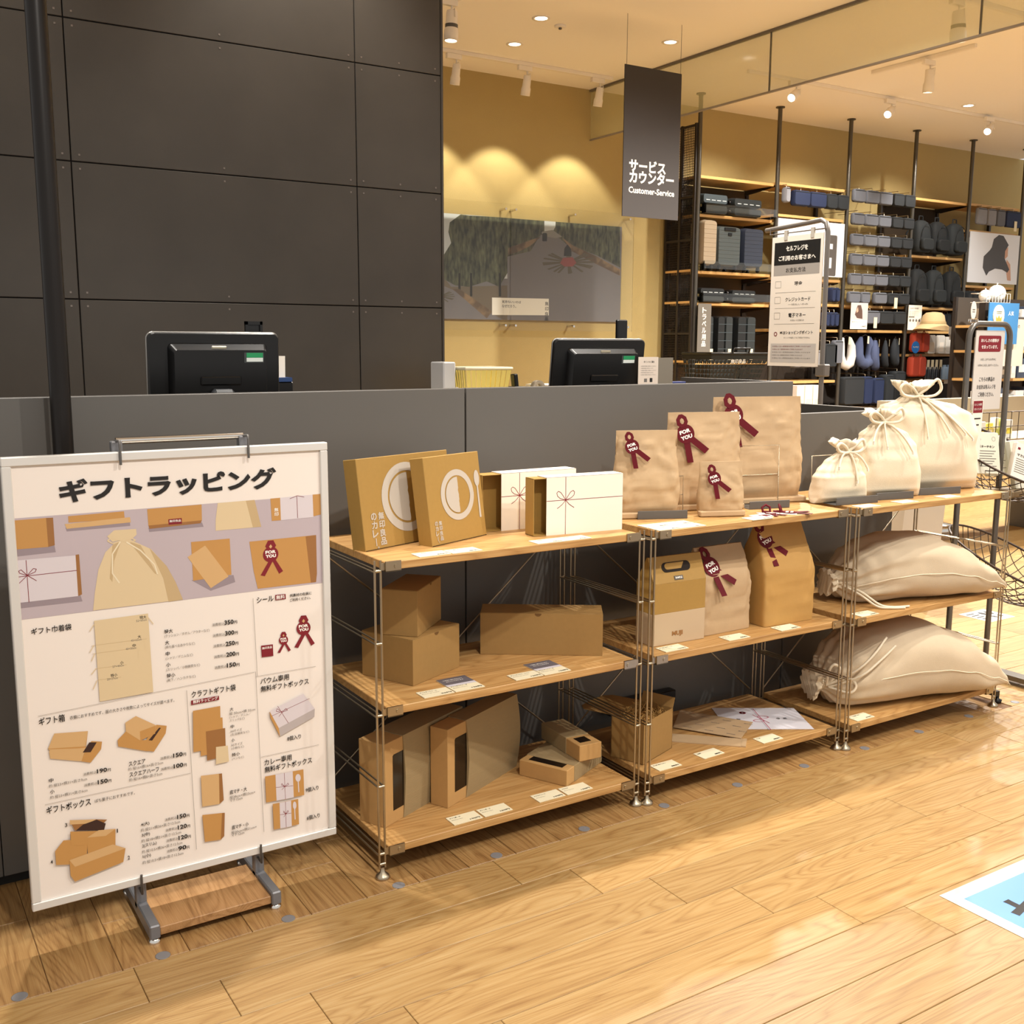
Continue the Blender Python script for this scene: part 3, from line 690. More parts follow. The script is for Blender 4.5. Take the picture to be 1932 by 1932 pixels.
pr.ring(Ww * .8, .2, .004, .012, RED, 14)
pr.done('lettering', e3, mtx=T((q5[0][0], q5[0][1], .0015)) @ RZ(math.atan2(ux.y, ux.x)) @ RX(-PI / 2))
# outlet box and cable low behind the shelf
ox = thing('floor_outlet', 'black cable outlet box low on the counter front behind the open box', 'outlet', (1.06, .40, .0))
MB().cbox(0, .3, .02, .058, .105, .15, .003).build('housing', BLACKP, ox); MB().tube([(.16, .02, .13), (.18, -.0, .115), (.21, .015, .12), (.235, .02, .14)], .002, 6).build('cable', WHITEP, ox)

# ------------------------------------------------------------------ cotton drawstring bags
def clothring(z, cx, hw, hd, e, pl, npl, ph, n, cy=0, wr=0, seed=0):
    r = []
    for k in range(n):
        a = 2 * PI * k / n; f = 1 + pl * (.6 * math.cos(npl * a + ph + 1.3 * math.sin(2 * a + ph)) + .5 * math.cos((npl - 6) * a - 2 * ph + math.sin(3 * a))) + wr * noise.noise(Vector((math.cos(a) * 2.2, math.sin(a) * 2.2, z * 16 + seed)))
        r.append((cx + hw * f * sup(math.cos(a), e), cy + hd * f * sup(math.sin(a), e), z))
    return r
def cottonbag(label, P, deg, s0, w_, h, d, zn, wn, ruf, tails, sh=.78, top=None, seed=0, lx=0, wt=1.0):
    u = Vector((math.cos(math.radians(deg)), math.sin(math.radians(deg)), 0)); c = Vector((P[0], P[1], 0)) + u * s0
    o = thing('cotton_drawstring_bag', label, 'cloth bag', (c.x, c.y, ZT + .0015), math.radians(deg), 'standing cotton bags')
    n = 96; R = []; hw = w_ / 2; hd = d / 2
    tab = [(0, hw * 1.0, hd * .35, 5, 0, .0), (.03, hw * 1.0, hd * .55, 4, 0, .02), (.12, hw * .985, hd * .85, 3.2, 0, .05), (.30, hw * .95, hd, 2.8, 0, .06), (.5, hw * (.91 + .05 * (wt - 1)), hd * .96, 2.6, .008, .09), (sh, hw * .80 * wt, hd * .78, 2.3, .022, .09),
           ((sh + 1) / 2, hw * .60 * wt, hd * .62, 2.1, .075, .06), (.955, hw * .28 * wt, hd * .42, 2.0, .16, .04), (1, wn, wn * .8, 2, .14, 0)]
    for i in range(45):
        t = i / 44; v = [smooth_interp([(r[0], r[k]) for r in tab], t) for k in range(1, 6)]
        R.append(clothring(t * zn, lx * max(0, (t - .5) * 2) ** 2, v[0], v[1], v[2], v[3], 14, seed, n, 0, v[4], seed))
    for f, rw, rd, pl in ((.15, wn * 1.05, wn * .8, .14), (.4, ruf * .7, ruf * .45, .2), (.75, ruf, ruf * .62, .2), (1, ruf * 1.08, ruf * .7, .2)):
        R.append([(x, y, z + (h - zn) * f * .22 * math.sin(3.1 * x / ruf + seed * 2) * f) for x, y, z in clothring(zn + (h - zn) * f * .9, lx + wn * .1, rw, rd, 2, pl, 14, seed, n)])
    R.append(clothring(zn + (h - zn) * .6, lx + wn * .1, ruf * .6, ruf * .36, 2, .2, 14, seed, n)); R.append(clothring(zn + .012, lx, wn * .4, wn * .3, 2, .1, 14, seed, n))
    MB().loft(R, 0, True, True).build('sack', COTTON, o)
    MB().tube([(lx + wn * 1.15 * math.cos(2 * PI * k / 20), wn * .95 * math.sin(2 * PI * k / 20), zn + .004 + .002 * math.sin(k)) for k in range(20)], .0055, 6, closed=True).build('drawcord', CORD, o)
    cd = MB(); y0 = -wn * 1.05
    for sg in (-1, 1):
        cd.tube(crv([(lx + sg * x * ruf, y0 + y, zn + z * ruf) for x, y, z in ((0, 0, .05), (.45, -.010, .42), (.95, -.014, .62 + .2 * (sg > 0)), (1.2, -.014, .38), (.95, -.012, .08), (.45, -.010, -.02), (0, -.004, .0))]), .0055, 6)
    cd.build('bow', CORD, o)
    yy = -hd * 1.06
    for i, (x1, z1) in enumerate(tails):
        x0 = lx; mid = ((x0 + x1) / 2 + (.01 if x1 > x0 else -.01), yy * .62 - .004, (zn + z1) / 2 + .03)
        p0, p1, p2 = Vector((x0, y0 - .003, zn)), Vector(mid), Vector((x1, yy - .004, z1)); pts = []
        for k in range(9):
            f = k / 8; pts.append(p0 * (1 - f) ** 2 + p1 * 2 * f * (1 - f) + p2 * f * f)
        cdo = MB().tube(pts, .0038, 6).build('cord_tail', CORD, o)
        MB().tube([pts[-1], pts[-1] + Vector((.001, 0, -.009))], .0042, 6).build('cord_tip', PAPER, cdo)
    return o
cottonbag('smallest cotton drawstring bag, tied, in a grey holder', (1.73, .140), -6, .092, .235, .215, .10, .172, .020, .052, [(-.055, .125), (.03, .075), (.075, .115)], .62, seed=1.0, lx=.015)
cottonbag('medium cotton drawstring bag standing between the other two', (1.949, .150), -13, .112, .28, .312, .13, .268, .022, .060, [(-.115, .205), (.055, .165), (-.055, .185)], .66, seed=2.2, lx=-.035, wt=1.12)
cottonbag('largest cotton drawstring bag, taller than its neighbours', (2.189, .222), -14.5, .175, .44, .405, .17, .352, .034, .075, [(-.075, .205), (.09, .215), (.125, .195), (.02, .225)], .80, seed=4.1, lx=-.085, wt=1.22)

def lyingbag(label, P, deg, z, L_, Hh, D, seed, tails, nz=.07):
    o = thing('cotton_laundry_bag', label, 'cloth bag', (P[0], P[1], z + .001), math.radians(deg), 'lying cotton bags')
    n = 96; R = []
    # s along the bag, half depth, height of top, exponent, pleat, wrinkle
    tab = [(0, .046, nz + .046, 2.2, .16, 0), (.02, .052, nz + .050, 2.2, .17, 0), (.045, .030, nz + .026, 2, .16, 0), (.06, .044, nz + .042, 2, .16, 0), (.10, D * .29, Hh * .60, 2.2, .10, .05), (.17, D * .39, Hh * .79, 2.3, .06, .06), (.27, D * .45, Hh * .92, 2.4, .035, .06), (.42, D * .47, Hh * .99, 2.6, .008, .05),
           (.58, D * .5, Hh * .97, 2.7, 0, .05), (.75, D * .5, Hh * .80, 2.8, 0, .06), (.9, D * .49, Hh * .52, 3, 0, .05), (.975, D * .47, Hh * .30, 3, 0, .03), (1, D * .45, Hh * .16, 3, 0, 0)]
    low = [(0, .026), (.045, nz - .024), (.06, nz - .036), (.10, .010), (.16, .001), (.4, 0), (.85, 0), (1, .022)]
    for i in range(61):
        t = i / 60; v = [smooth_interp([(r[0], r[k]) for r in tab], t) for k in range(1, 6)]; zl = max(0, smooth_interp(low, t)); r = []
        zc, hh = (v[1] + zl) / 2, (v[1] - zl) / 2
        for k in range(n):
            a = 2 * PI * k / n; f = 1 + v[3] * (.6 * math.cos(13 * a + seed + 1.4 * math.sin(2 * a + seed)) + .5 * math.cos(8 * a - 2 * seed + math.sin(3 * a))) + v[4] * noise.noise(Vector((math.cos(a) * 1.8, math.sin(a) * 1.8 + seed, t * 4)))
            zz = zc + hh * f * sup(math.sin(a), v[2]); r.append((t * L_ + .006 * math.sin(a * 2 + seed), v[0] * f * sup(math.cos(a), v[2]), max(.0, zz)))
        R.append(r)
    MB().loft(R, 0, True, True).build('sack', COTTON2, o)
    sm = [(L_ * t, -smooth_interp([(r[0], r[1]) for r in tab], t) * 1.012 - .001, (smooth_interp([(r[0], r[2]) for r in tab], t) + max(0, smooth_interp(low, t))) / 2 * .92) for t in [.1 + .9 * k / 30 for k in range(31)]]
    MB().tube(sm, .0016, 5).build('side_seam', CORD, o)
    MB().tube([(.045 * L_, .036 * math.cos(2 * PI * k / 16), nz + .002 + .026 * math.sin(2 * PI * k / 16)) for k in range(16)], .0038, 6, closed=True).build('drawcord', CORD, o)
    b = MB()
    for pts in tails[0]: b.tube(crv([(x * L_, y, zz) for x, y, zz in pts]), .0048, 6)
    b.build('bow', CORD, o)
    for pts in tails[1]:
        c_ = MB().tube(crv([(x * L_, y, zz) for x, y, zz in pts]), .0045, 6).build('cord_tail', CORD, o)
    return o
lyingbag('cotton laundry bag lying on the middle board, cords trailing over the edge', (1.852, .20), -12, ZM, .705, .238, .32, 1.3,
         ([[(.07, -.03, .07), (.09, -.06, .075), (.11, -.065, .05), (.08, -.04, .06)]], [[(.07, -.035, .07), (.12, -.10, .05), (.18, -.15, .012), (.24, -.168, .004), (.33, -.178, .004)], [(.07, -.04, .065), (.11, -.11, .04), (.16, -.155, .008), (.22, -.178, .004), (.29, -.19, .004)]]))
lyingbag('larger cotton laundry bag lying on the lowest board with a bow', (1.785, .185), -10.5, ZB, .80, .29, .34, 3.7,
         ([[(.05, -.045, .09), (.03, -.075, .15), (.045, -.09, .175), (.075, -.09, .15), (.055, -.05, .09)], [(.05, -.045, .085), (.10, -.115, .125), (.125, -.13, .10), (.10, -.12, .075), (.055, -.055, .08)]],
          [[(.055, -.05, .085), (.12, -.135, .16), (.20, -.145, .215), (.29, -.12, .262)], [(.055, -.055, .08), (.13, -.145, .14), (.22, -.16, .195), (.31, -.15, .238)]]), nz=.085)
# ------------------------------------------------------------------ gift wrapping signboard
SY = .10
def sg(px, py): v = at(px, py, y=SY); return (v.x, v.z)
K1 = 3.019
def c1(a, b): return sg(a / K1, 800 + b / K1)
def c2(a, b): return sg(a / K1, 1280 + b / K1)
SX0, SX1, SZ0, SZ1 = -.8195, -.086, .1035, 1.133
sb = thing('gift_wrapping_sign', 'white framed poster board about gift wrapping on a low stand', 'sign', (0, 0, 0))
fw = .02
MB().cbox(SX0, SX1, SY - .006, SY + .014, SZ1 - fw, SZ1, .002).build('frame_rail', FRAMEW, sb); MB().cbox(SX0, SX1, SY - .006, SY + .014, SZ0, SZ0 + fw, .002).build('frame_rail', FRAMEW, sb)
MB().cbox(SX0, SX0 + fw, SY - .006, SY + .014, SZ0 + fw, SZ1 - fw, .002).build('frame_stile', FRAMEW, sb); MB().cbox(SX1 - fw, SX1, SY - .006, SY + .014, SZ0 + fw, SZ1 - fw, .002).build('frame_stile', FRAMEW, sb)
MB().box(SX0 + fw, SX1 - fw, SY + .0005, SY + .012, SZ0 + fw, SZ1 - fw).build('sheet', mat('poster_paper', '#e9dfd6', .55), sb)
P = Print(SY)
def TX(conv, t, lb, rb, h, m=INK, bold=.014):
    a, b = conv(*lb), conv(*rb); k = abs(conv(lb[0], lb[1] - h)[1] - a[1]); P.text(t, a[0], (a[1] + b[1]) / 2, k, m, x1=b[0], bold=bold)
def PG(conv, pts, m): P.poly([conv(*p) for p in pts], m)
def LN(conv, a, b, wd=.0009, m=None): P.line([conv(*a), conv(*b)], wd, m or GREYL)
GREYL = mat('rule_grey', '#9a948e', .6)
LILAC_BG = mat('photo_lilac', '#b9abb0', .55, 0, .05, 4)
kl, kd, kt = mat('print_kraft', '#bd8c4f', .55), mat('print_kraft_dark', '#97683a', .55), mat('print_kraft_pale', '#cda673', .55)
ks = mat('print_soft_shadow', '#93858b', .55); kc, kc2 = mat('print_cotton', '#d6c09a', .55), mat('print_cotton_shade', '#bfa57c', .55)
kw, kw2 = mat('print_white_box', '#d3cace', .55), mat('print_black', '#3a231c', .55)
z_lo, z_hi = c1(88, 1130)[1], c1(35, 553)[1]
P.rect(SX0 + fw, SX1 - fw, (z_lo + c1(1843, 895)[1]) / 2, (z_hi + c1(1828, 395)[1]) / 2, LILAC_BG); P.up()
for pts in ([(45, 715), (310, 690), (318, 730), (50, 760)], [(75, 1000), (455, 965), (470, 1010), (120, 1050)], [(540, 1050), (1030, 985), (960, 1000), (545, 1062)], [(1090, 890), (1330, 860), (1340, 900), (1200, 950)], [(845, 590), (1150, 560), (1160, 585), (850, 615)], [(372, 590), (740, 560), (742, 580), (380, 612)]): PG(c1, pts, ks)
P.up()
PG(c1, [(35, 553), (262, 535), (275, 700), (50, 718)], kl); PG(c1, [(262, 535), (302, 533), (312, 690), (275, 700)], kd)
PG(c1, [(388, 525), (706, 497), (710, 540), (390, 562)], kl); PG(c1, [(368, 570), (740, 530), (745, 560), (380, 597)], kt)
PG(c1, [(838, 485), (1148, 458), (1150, 548), (845, 578)], kl); PG(c1, [(845, 578), (1150, 548), (1142, 565), (852, 597)], kd); PG(c1, [(958, 543), (1035, 535), (1036, 568), (960, 574)], REDINK)
PG(c1, [(1240, 450), (1450, 432), (1488, 585), (1228, 608), (1228, 545)], kc); PG(c1, [(1400, 437), (1450, 432), (1488, 585), (1440, 588)], kc2)
PG(c1, [(1540, 425), (1595, 420), (1600, 548), (1548, 552)], kl); PG(c1, [(1595, 420), (1780, 402), (1785, 530), (1600, 548)], kw); PG(c1, [(1780, 402), (1825, 398), (1828, 515), (1785, 525)], kl)
PG(c1, [(60, 780), (430, 748), (445, 980), (80, 1022)], kw); PG(c1, [(430, 745), (450, 742), (467, 970), (445, 980)], kd)
PG(c1, [(1088, 672), (1308, 652), (1318, 858), (1100, 893)], kl); PG(c1, [(1068, 758), (1168, 692), (1302, 868), (1200, 935)], kt)
PG(c1, [(1420, 670), (1800, 632), (1805, 850), (1800, 900), (1468, 938), (1445, 840)], kl); PG(c1, [(1740, 640), (1800, 632), (1805, 850), (1800, 900), (1770, 903)], kd)
# drawstring bag in the photo
PG(c1, [(610, 640), (650, 605), (775, 597), (778, 630), (745, 660), (800, 685), (860, 712), (950, 810), (1000, 900), (1042, 1000), (530, 1062), (540, 960), (560, 830), (600, 730), (650, 680), (690, 660), (640, 672)], kc)
P.up()
PG(c1, [(850, 705), (950, 810), (1000, 900), (1042, 1000), (960, 1012), (930, 880)], kc2); PG(c1, [(640, 690), (690, 665), (650, 780), (640, 900), (625, 880)], kc2); PG(c1, [(735, 670), (800, 690), (880, 830), (900, 860), (880, 850)], kc2)
P.line([c1(*q) for q in [(690, 660), (630, 650), (612, 665), (640, 680), (690, 665), (750, 650), (772, 662), (740, 672), (690, 665)]], .003, kc); P.line([c1(*q) for q in [(685, 670), (640, 740), (640, 850), (680, 905)]], .003, mat('print_cord', '#e4d6b8', .55))
P.line([c1(*q) for q in [(720, 672), (800, 720), (880, 800), (897, 855)]], .003, MATS['print_cord'])
LN(c1, (65, 875), (438, 833), .0012, REDINK); LN(c1, (148, 775), (165, 1015), .0012, REDINK)
P.line([c1(*q) for q in [(155, 862), (112, 850), (105, 838), (120, 830), (155, 862), (190, 822), (207, 826), (200, 842), (155, 862), (108, 908)]], .0012, REDINK); LN(c1, (155, 862), (208, 892), .0012, REDINK)
LN(c1, (1690, 410), (1695, 535), .001, REDINK); P.line([c1(*q) for q in [(1650, 425), (1692, 408), (1732, 415)]], .001, REDINK); TX(c1, '無', (1562, 500), (1585, 498), 22, WHITEINK); TX(c1, '印', (1563, 525), (1586, 523), 22, WHITEINK)
TX(c1, '無印良品', (965, 561), (1030, 555), 14, WHITEINK)
def prib(conv, cx, cy, s):
    """printed rosette, s = seal radius in crop pixels"""
    q = lambda pts: [conv(cx + x * s, cy + y * s - x * s * .09) for x, y in pts]
    P.poly(q([(-.4, -.6), (-.7, -1.1), (-.35, -1.8), (.35, -1.8), (.7, -1.1), (.4, -.6)]), REDINK); P.poly(q([(-.1, .6), (.35, .75), (-.75, 2.75), (-1.3, 2.6)]), REDINK); P.poly(q([(.1, .6), (.5, .5), (1.6, 2.3), (1.1, 2.6)]), REDINK)
    P.poly(q([(math.cos(k * PI / 12) * 1.0, math.sin(k * PI / 12) * 1.0) for k in range(24)][::-1]), REDINK); P.up(); P.poly(q([(-.22, -1.0), (0, -.75), (.2, -1.0), (.0, -1.3)][::-1]), kt)
    a, b = conv(cx - .68 * s, cy - .0 * s), conv(cx + .68 * s, cy - .12 * s); h = abs(conv(cx, cy - .42 * s)[1] - conv(cx, cy)[1])
    P.text('FOR', a[0], (a[1] + b[1]) / 2 + h * .1, h, WHITEINK, x1=b[0], bold=.05); P.text('YOU', a[0], (a[1] + b[1]) / 2 - h * 1.15, h, WHITEINK, x1=b[0], bold=.05)
prib(c1, 1541, 742, 44); prib(c1, 1728, 1162, 40); prib(c1, 1614, 1230, 26)
PG(c1, [(1486, 1262), (1553, 1254), (1556, 1320), (1490, 1328)], REDINK); P.up(); TX(c1, '無印良品', (1492, 1284), (1548, 1276), 14, WHITEINK)
# headings and lists
TX(c1, 'ギフトラッピング', (340, 467), (1575, 352), 135, INK, .045)
TX(c1, 'ギフト巾着袋', (178, 1199), (408, 1174), 38); TX(c1, 'シール', (1462, 1018), (1557, 1008), 32)
PG(c1, [(1568, 1003), (1627, 996), (1625, 967), (1566, 973)], REDINK); P.up(); TX(c1, '無料', (1572, 1000), (1621, 993), 24, WHITEINK)
TX(c1, '紙素材の包装に', (1650, 986), (1773, 970), 18); TX(c1, 'ご利用ください。', (1650, 1012), (1768, 996), 18)
for i, (n, d, y) in enumerate((('特大', '(クッション／タオル／アウターなど)', 1193), ('大', '(持ち運べるあかりなど)', 1257), ('中', '(シャツ／デニムなど)', 1320), ('小', '(スリッパ／小物雑貨など)', 1383), ('特小', '(靴下／ハンカチなど)', 1444))):
    x = 936 + i * 3.5; TX(c1, n, (x, y), (x + 24 * len(n), y - 2 * len(n)), 24, INK, .014); wd = (257, 170, 155, 192, 163)[i]; TX(c1, d, (x, y + 24), (x + wd, y + 24 - wd * .125), 20, GREYINK, 0)
    px, py = 1208 + i * 3.4, (1153, 1214, 1274, 1335, 1396)[i]; TX(c1, '消費税込', (px, py), (px + 68, py - 9), 18, GREYINK, 0); TX(c1, str(350 - 50 * i), (px + 70, py - 9), (px + 122, py - 16), 26, INK, .03); TX(c1, '円', (px + 124, py - 16), (px + 142, py - 18), 18)
PG(c1, [(535, 1120), (842, 1078), (872, 1525), (568, 1580)], kc); P.up()
for pts in ([(835, 1222), (520, 1262)], [(775, 1275), (525, 1308)], [(720, 1370), (540, 1393)], [(690, 1440), (550, 1458)]): LN(c1, pts[1], pts[0], .0008, kc2)
for t, a, b in (('特大', (795, 1112), (833, 1107)), ('大', (783, 1222), (803, 1219)), ('中', (753, 1272), (773, 1269)), ('小', (683, 1370), (703, 1367)), ('特小', (630, 1442), (668, 1437))): TX(c1, t, a, b, 20, INK, .012)
for t, a, b in (('52×65cm', (775, 1128), (835, 1118)), ('45×62cm', (745, 1240), (805, 1230)), ('40×50cm', (715, 1288), (775, 1278)), ('27×40cm', (640, 1388), (705, 1378)), ('20×27cm', (608, 1460), (670, 1450))): TX(c1, t, a, b, 12, GREYINK, 0)
for a, b in (((510, 1180), (535, 1140)), ((510, 1300), (535, 1258)), ((520, 1350), (540, 1305)), ((520, 1425), (548, 1390)), ((530, 1510), (552, 1460)), ((842, 1100), (872, 1138)), ((820, 1225), (828, 1290)), ((785, 1270), (790, 1340))): LN(c1, a, b, .0018, kc)
# rules
LN(c1, (1440, 992), (1465, 1437)); LN(c2, (1455, -40), (1502, 872)); LN(c1, (1458, 1437), (1797, 1379)); LN(c2, (215, 214), (1450, -38)); LN(c2, (1062, 66), (1118, 972)); LN(c2, (255, 718), (1085, 538)); LN(c2, (1485, 447), (1815, 376))
TX(c2, 'ギフト箱', (222, 268), (370, 243), 44); TX(c2, '衣類におすすめです。服の大きさや枚数によってサイズが選べます。', (398, 237), (992, 130), 22, INK, 0)
TX(c2, 'クラフトギフト袋', (1090, 110), (1342, 66), 38); PG(c2, [(1088, 150), (1247, 120), (1245, 97), (1087, 125)], REDINK); P.up(); TX(c2, '無料ラッピング', (1098, 145), (1240, 117), 20, WHITEINK)
TX(c1, 'バウム専用', (1482, 1484), (1645, 1455), 36); TX(c1, '無料ギフトボックス', (1485, 1529), (1757, 1478), 36); TX(c2, '8個入り', (1635, 355), (1713, 340), 26); TX(c2, 'カレー専用', (1505, 495), (1660, 466), 36); TX(c2, '無料ギフトボックス', (1507, 535), (1776, 482), 36)
TX(c2, '9個入り', (1740, 648), (1813, 632), 26); TX(c2, '6個入り', (1747, 806), (1820, 790), 26)
def price(v, x, y, w=147): TX(c2, '消費税込', (x, y), (x + w * .48, y - w * .08), 17, GREYINK, 0); TX(c2, v, (x + w * .5, y - w * .085), (x + w * .87, y - w * .15), 25, INK, .03); TX(c2, '円', (x + w * .885, y - w * .155), (x + w, y - w * .175), 17)
price('190', 473, 553, 157); price('150', 478, 615, 156); price('150', 912, 463); price('100', 915, 524)
TX(c2, '中', (278, 593), (304, 588), 24); TX(c2, '約 縦23×横31×高さ9cm', (278, 620), (495, 580), 19, GREYINK, 0); TX(c2, '小', (285, 657), (310, 652), 24); TX(c2, '約 縦23×横31×高さ6cm', (285, 684), (498, 645), 19, GREYINK, 0)
TX(c2, 'スクエア', (733, 499), (828, 482), 28); TX(c2, '約 縦16×横16×高さ5cm', (730, 524), (928, 487), 19, GREYINK, 0); TX(c2, 'スクエアハーフ', (737, 561), (905, 527), 28); TX(c2, '約 縦16×横8×高さ5cm', (735, 586), (923, 549), 19, GREYINK, 0)
TX(c2, 'ギフトボックス', (265, 772), (518, 720), 44); TX(c2, 'ぽち菓子におすすめです。', (540, 706), (767, 660), 21, INK, 0)
for t, a in (('3', (370, 845)), ('1', (665, 877)), ('2', (727, 1030)), ('4', (288, 1055))): TX(c2, t, a, (a[0] + (6 if t == '1' else 13), a[1] - 2), 22)
for i, (n, v, d, wn) in enumerate((('4(大)', '150', '約 縦21×横36×高さ12.5cm', 47), ('3(中)', '120', '約 縦18×横21×高さ12.5cm', 47), ('2(スリム)', '120', '約 縦10.5×横36×高さ12.5cm', 82), ('1(小)', '90', '約 縦10.5×横18×高さ12.5cm', 46))):
    x, y = 803 + 3.3 * i, 843 + 60.5 * i; TX(c2, n, (x, y), (x + wn, y - wn * .18), 24); price(v, 938 + 4 * i, 811 + 59.5 * i, 140 if i < 3 else 128); TX(c2, d, (x - 2, y + 27), (x + 222 + 3 * i, y - 18), 19, GREYINK, 0)
for t, a, b, h, m in (('大', (1308, 185), (1328, 182), 20, INK), ('縦 50cm×横 32cm', (1305, 208), (1452, 182), 17, GREYINK), ('(シャツ／デニム／', (1305, 229), (1428, 208), 17, GREYINK), ('スリッパなど)', (1307, 248), (1392, 234), 17, GREYINK), ('中', (1312, 284), (1332, 280), 20, INK), ('A4サイズ', (1310, 308), (1377, 296), 16, GREYINK), ('(生活雑貨など)', (1312, 328), (1418, 309), 16, GREYINK),
        ('小', (1317, 362), (1336, 358), 20, INK), ('A5サイズ', (1315, 387), (1380, 374), 16, GREYINK), ('(小物など)', (1317, 406), (1388, 394), 16, GREYINK), ('特小', (1320, 444), (1365, 436), 20, INK), ('(ペンなど)', (1320, 466), (1388, 453), 16, GREYINK),
        ('底マチ・大', (1308, 659), (1405, 640), 25, INK), ('縦38cm×横23cm×', (1307, 682), (1452, 656), 17, GREYINK), ('マチ15cm', (1308, 701), (1380, 688), 17, GREYINK), ('底マチ・小', (1320, 859), (1415, 840), 25, INK), ('縦30cm×横21cm×', (1317, 881), (1460, 854), 17, GREYINK), ('マチ12cm', (1318, 898), (1390, 885), 17, GREYINK)):
    TX(c2, t, a, b, h, m, .012 if m is INK else 0)
# small product pictures
PG(c2, [(272, 400), (308, 312), (500, 298), (488, 375), (470, 400), (285, 412)], kt); P.up(); PG(c2, [(272, 402), (488, 395), (500, 298), (485, 385), (275, 398)], kl); PG(c2, [(278, 412), (490, 392), (462, 470), (285, 455)], kt); PG(c2, [(490, 395), (520, 355), (580, 358), (575, 400), (515, 478), (462, 470)], kl); P.up(); PG(c2, [(470, 420), (508, 362), (550, 362), (515, 418)], kw2)
PG(c2, [(668, 350), (720, 295), (800, 350), (880, 345), (870, 412), (832, 412), (672, 385)], kl); PG(c2, [(832, 345), (890, 262), (948, 268), (942, 310), (875, 415), (832, 410)], kl); P.up(); PG(c2, [(845, 350), (905, 278), (915, 280), (865, 352)], kw2); PG(c2, [(712, 250), (772, 212), (888, 265), (880, 310), (798, 352), (715, 300)], kt); P.up(); PG(c2, [(795, 300), (885, 266), (882, 312), (798, 352)], kl)
for pts, m in (([(1097, 183), (1252, 155), (1258, 390), (1100, 418)], kl), ([(1140, 235), (1265, 220), (1272, 415), (1142, 440)], kl), ([(1170, 300), (1280, 280), (1285, 440), (1178, 465)], kd), ([(1228, 388), (1295, 380), (1302, 470), (1228, 487)], kc)): PG(c2, pts, m); P.up()
for y, pts in ((0, [(1142, 552), (1245, 540), (1248, 712), (1150, 728)]), (1, [(1150, 775), (1275, 762), (1258, 915), (1165, 928)])): PG(c2, pts, kt if y == 0 else kl)
PG(c2, [(1245, 540), (1262, 538), (1272, 690), (1248, 712)], kd); PG(c2, [(1262, 765), (1278, 762), (1275, 895), (1255, 915)], kd)
PG(c2, [(1533, 185), (1725, 85), (1790, 170), (1585, 280)], kw); PG(c2, [(1585, 280), (1790, 170), (1788, 215), (1592, 328)], mat('print_grey_side', '#b4aaa8', .55)); PG(c2, [(1533, 185), (1585, 280), (1592, 328), (1538, 222)], kl); P.up(); LN(c2, (1578, 155), (1640, 252), .0009, REDINK); LN(c2, (1545, 212), (1760, 112), .0009, REDINK); P.line([c2(*q) for q in [(1605, 190), (1575, 170), (1570, 185), (1605, 190), (1625, 168), (1635, 178), (1605, 190), (1585, 215)]], .001, REDINK)
for (x0, y0, x1, y1, hh) in ((1507, 556, 1725, 515, 148), (1550, 712, 1695, 683, 146)):
    w_ = x1 - x0; PG(c2, [(x0, y0), (x1, y1), (x1 + 5, y1 + hh - 2), (x0 + 7, y0 + hh)], kl); P.up(); PG(c2, [(x0 + w_ * .27, y0 - w_ * .05), (x0 + w_ * .72, y0 - w_ * .135), (x0 + w_ * .75, y0 + hh - w_ * .135), (x0 + w_ * .30, y0 + hh - w_ * .05)], kw); P.up()
    LN(c2, (x0 + w_ * .5, y0 - w_ * .09), (x0 + w_ * .53, y0 + hh - w_ * .09), .0009, REDINK); LN(c2, (x0 + w_ * .28, y0 + hh * .42), (x0 + w_ * .73, y0 + hh * .35), .0009, REDINK); P.poly([c2(x0 + w_ * .86 + .07 * w_ * math.cos(k), y0 + hh * .05 + hh * .15 * math.sin(k)) for k in [-i * PI / 6 for i in range(12)]], kw); LN(c2, (x0 + w_ * .86, y0 + hh * .1), (x0 + w_ * .88, y0 + hh * .6), .0025, kw)
    P.line([c2(x0 + w_ * (.515 + a), y0 + hh * (.385 + b)) for a, b in ((0, 0), (-.09, -.06), (-.08, -.12), (0, 0), (.08, -.14), (.1, -.08), (0, 0), (-.08, .12))], .0009, REDINK)
PG(c2, [(312, 980), (360, 918), (500, 910), (492, 1000), (400, 1055), (318, 1058)], kl); P.up(); PG(c2, [(398, 868), (605, 862), (607, 905), (600, 940), (402, 948)], kl); PG(c2, [(395, 805), (545, 798), (608, 800), (560, 845), (425, 862)], kd); P.up(); PG(c2, [(395, 803), (545, 798), (500, 822), (398, 828)], kt); PG(c2, [(430, 862), (470, 828), (548, 800), (600, 822), (590, 860)], kw2); PG(c2, [(400, 868), (495, 866), (495, 945), (402, 948)], kl); P.up()
PG(c2, [(493, 902), (558, 860), (655, 852), (655, 968), (498, 995)], kl); P.up(); PG(c2, [(493, 902), (558, 860), (655, 852), (600, 892)], kt); P.up(); PG(c2, [(393, 1030), (640, 940), (712, 962), (700, 1040), (425, 1152), (400, 1118)], kl); P.up(); PG(c2, [(393, 1030), (640, 940), (712, 962), (425, 1068)], kt)
P.done('print', sb)
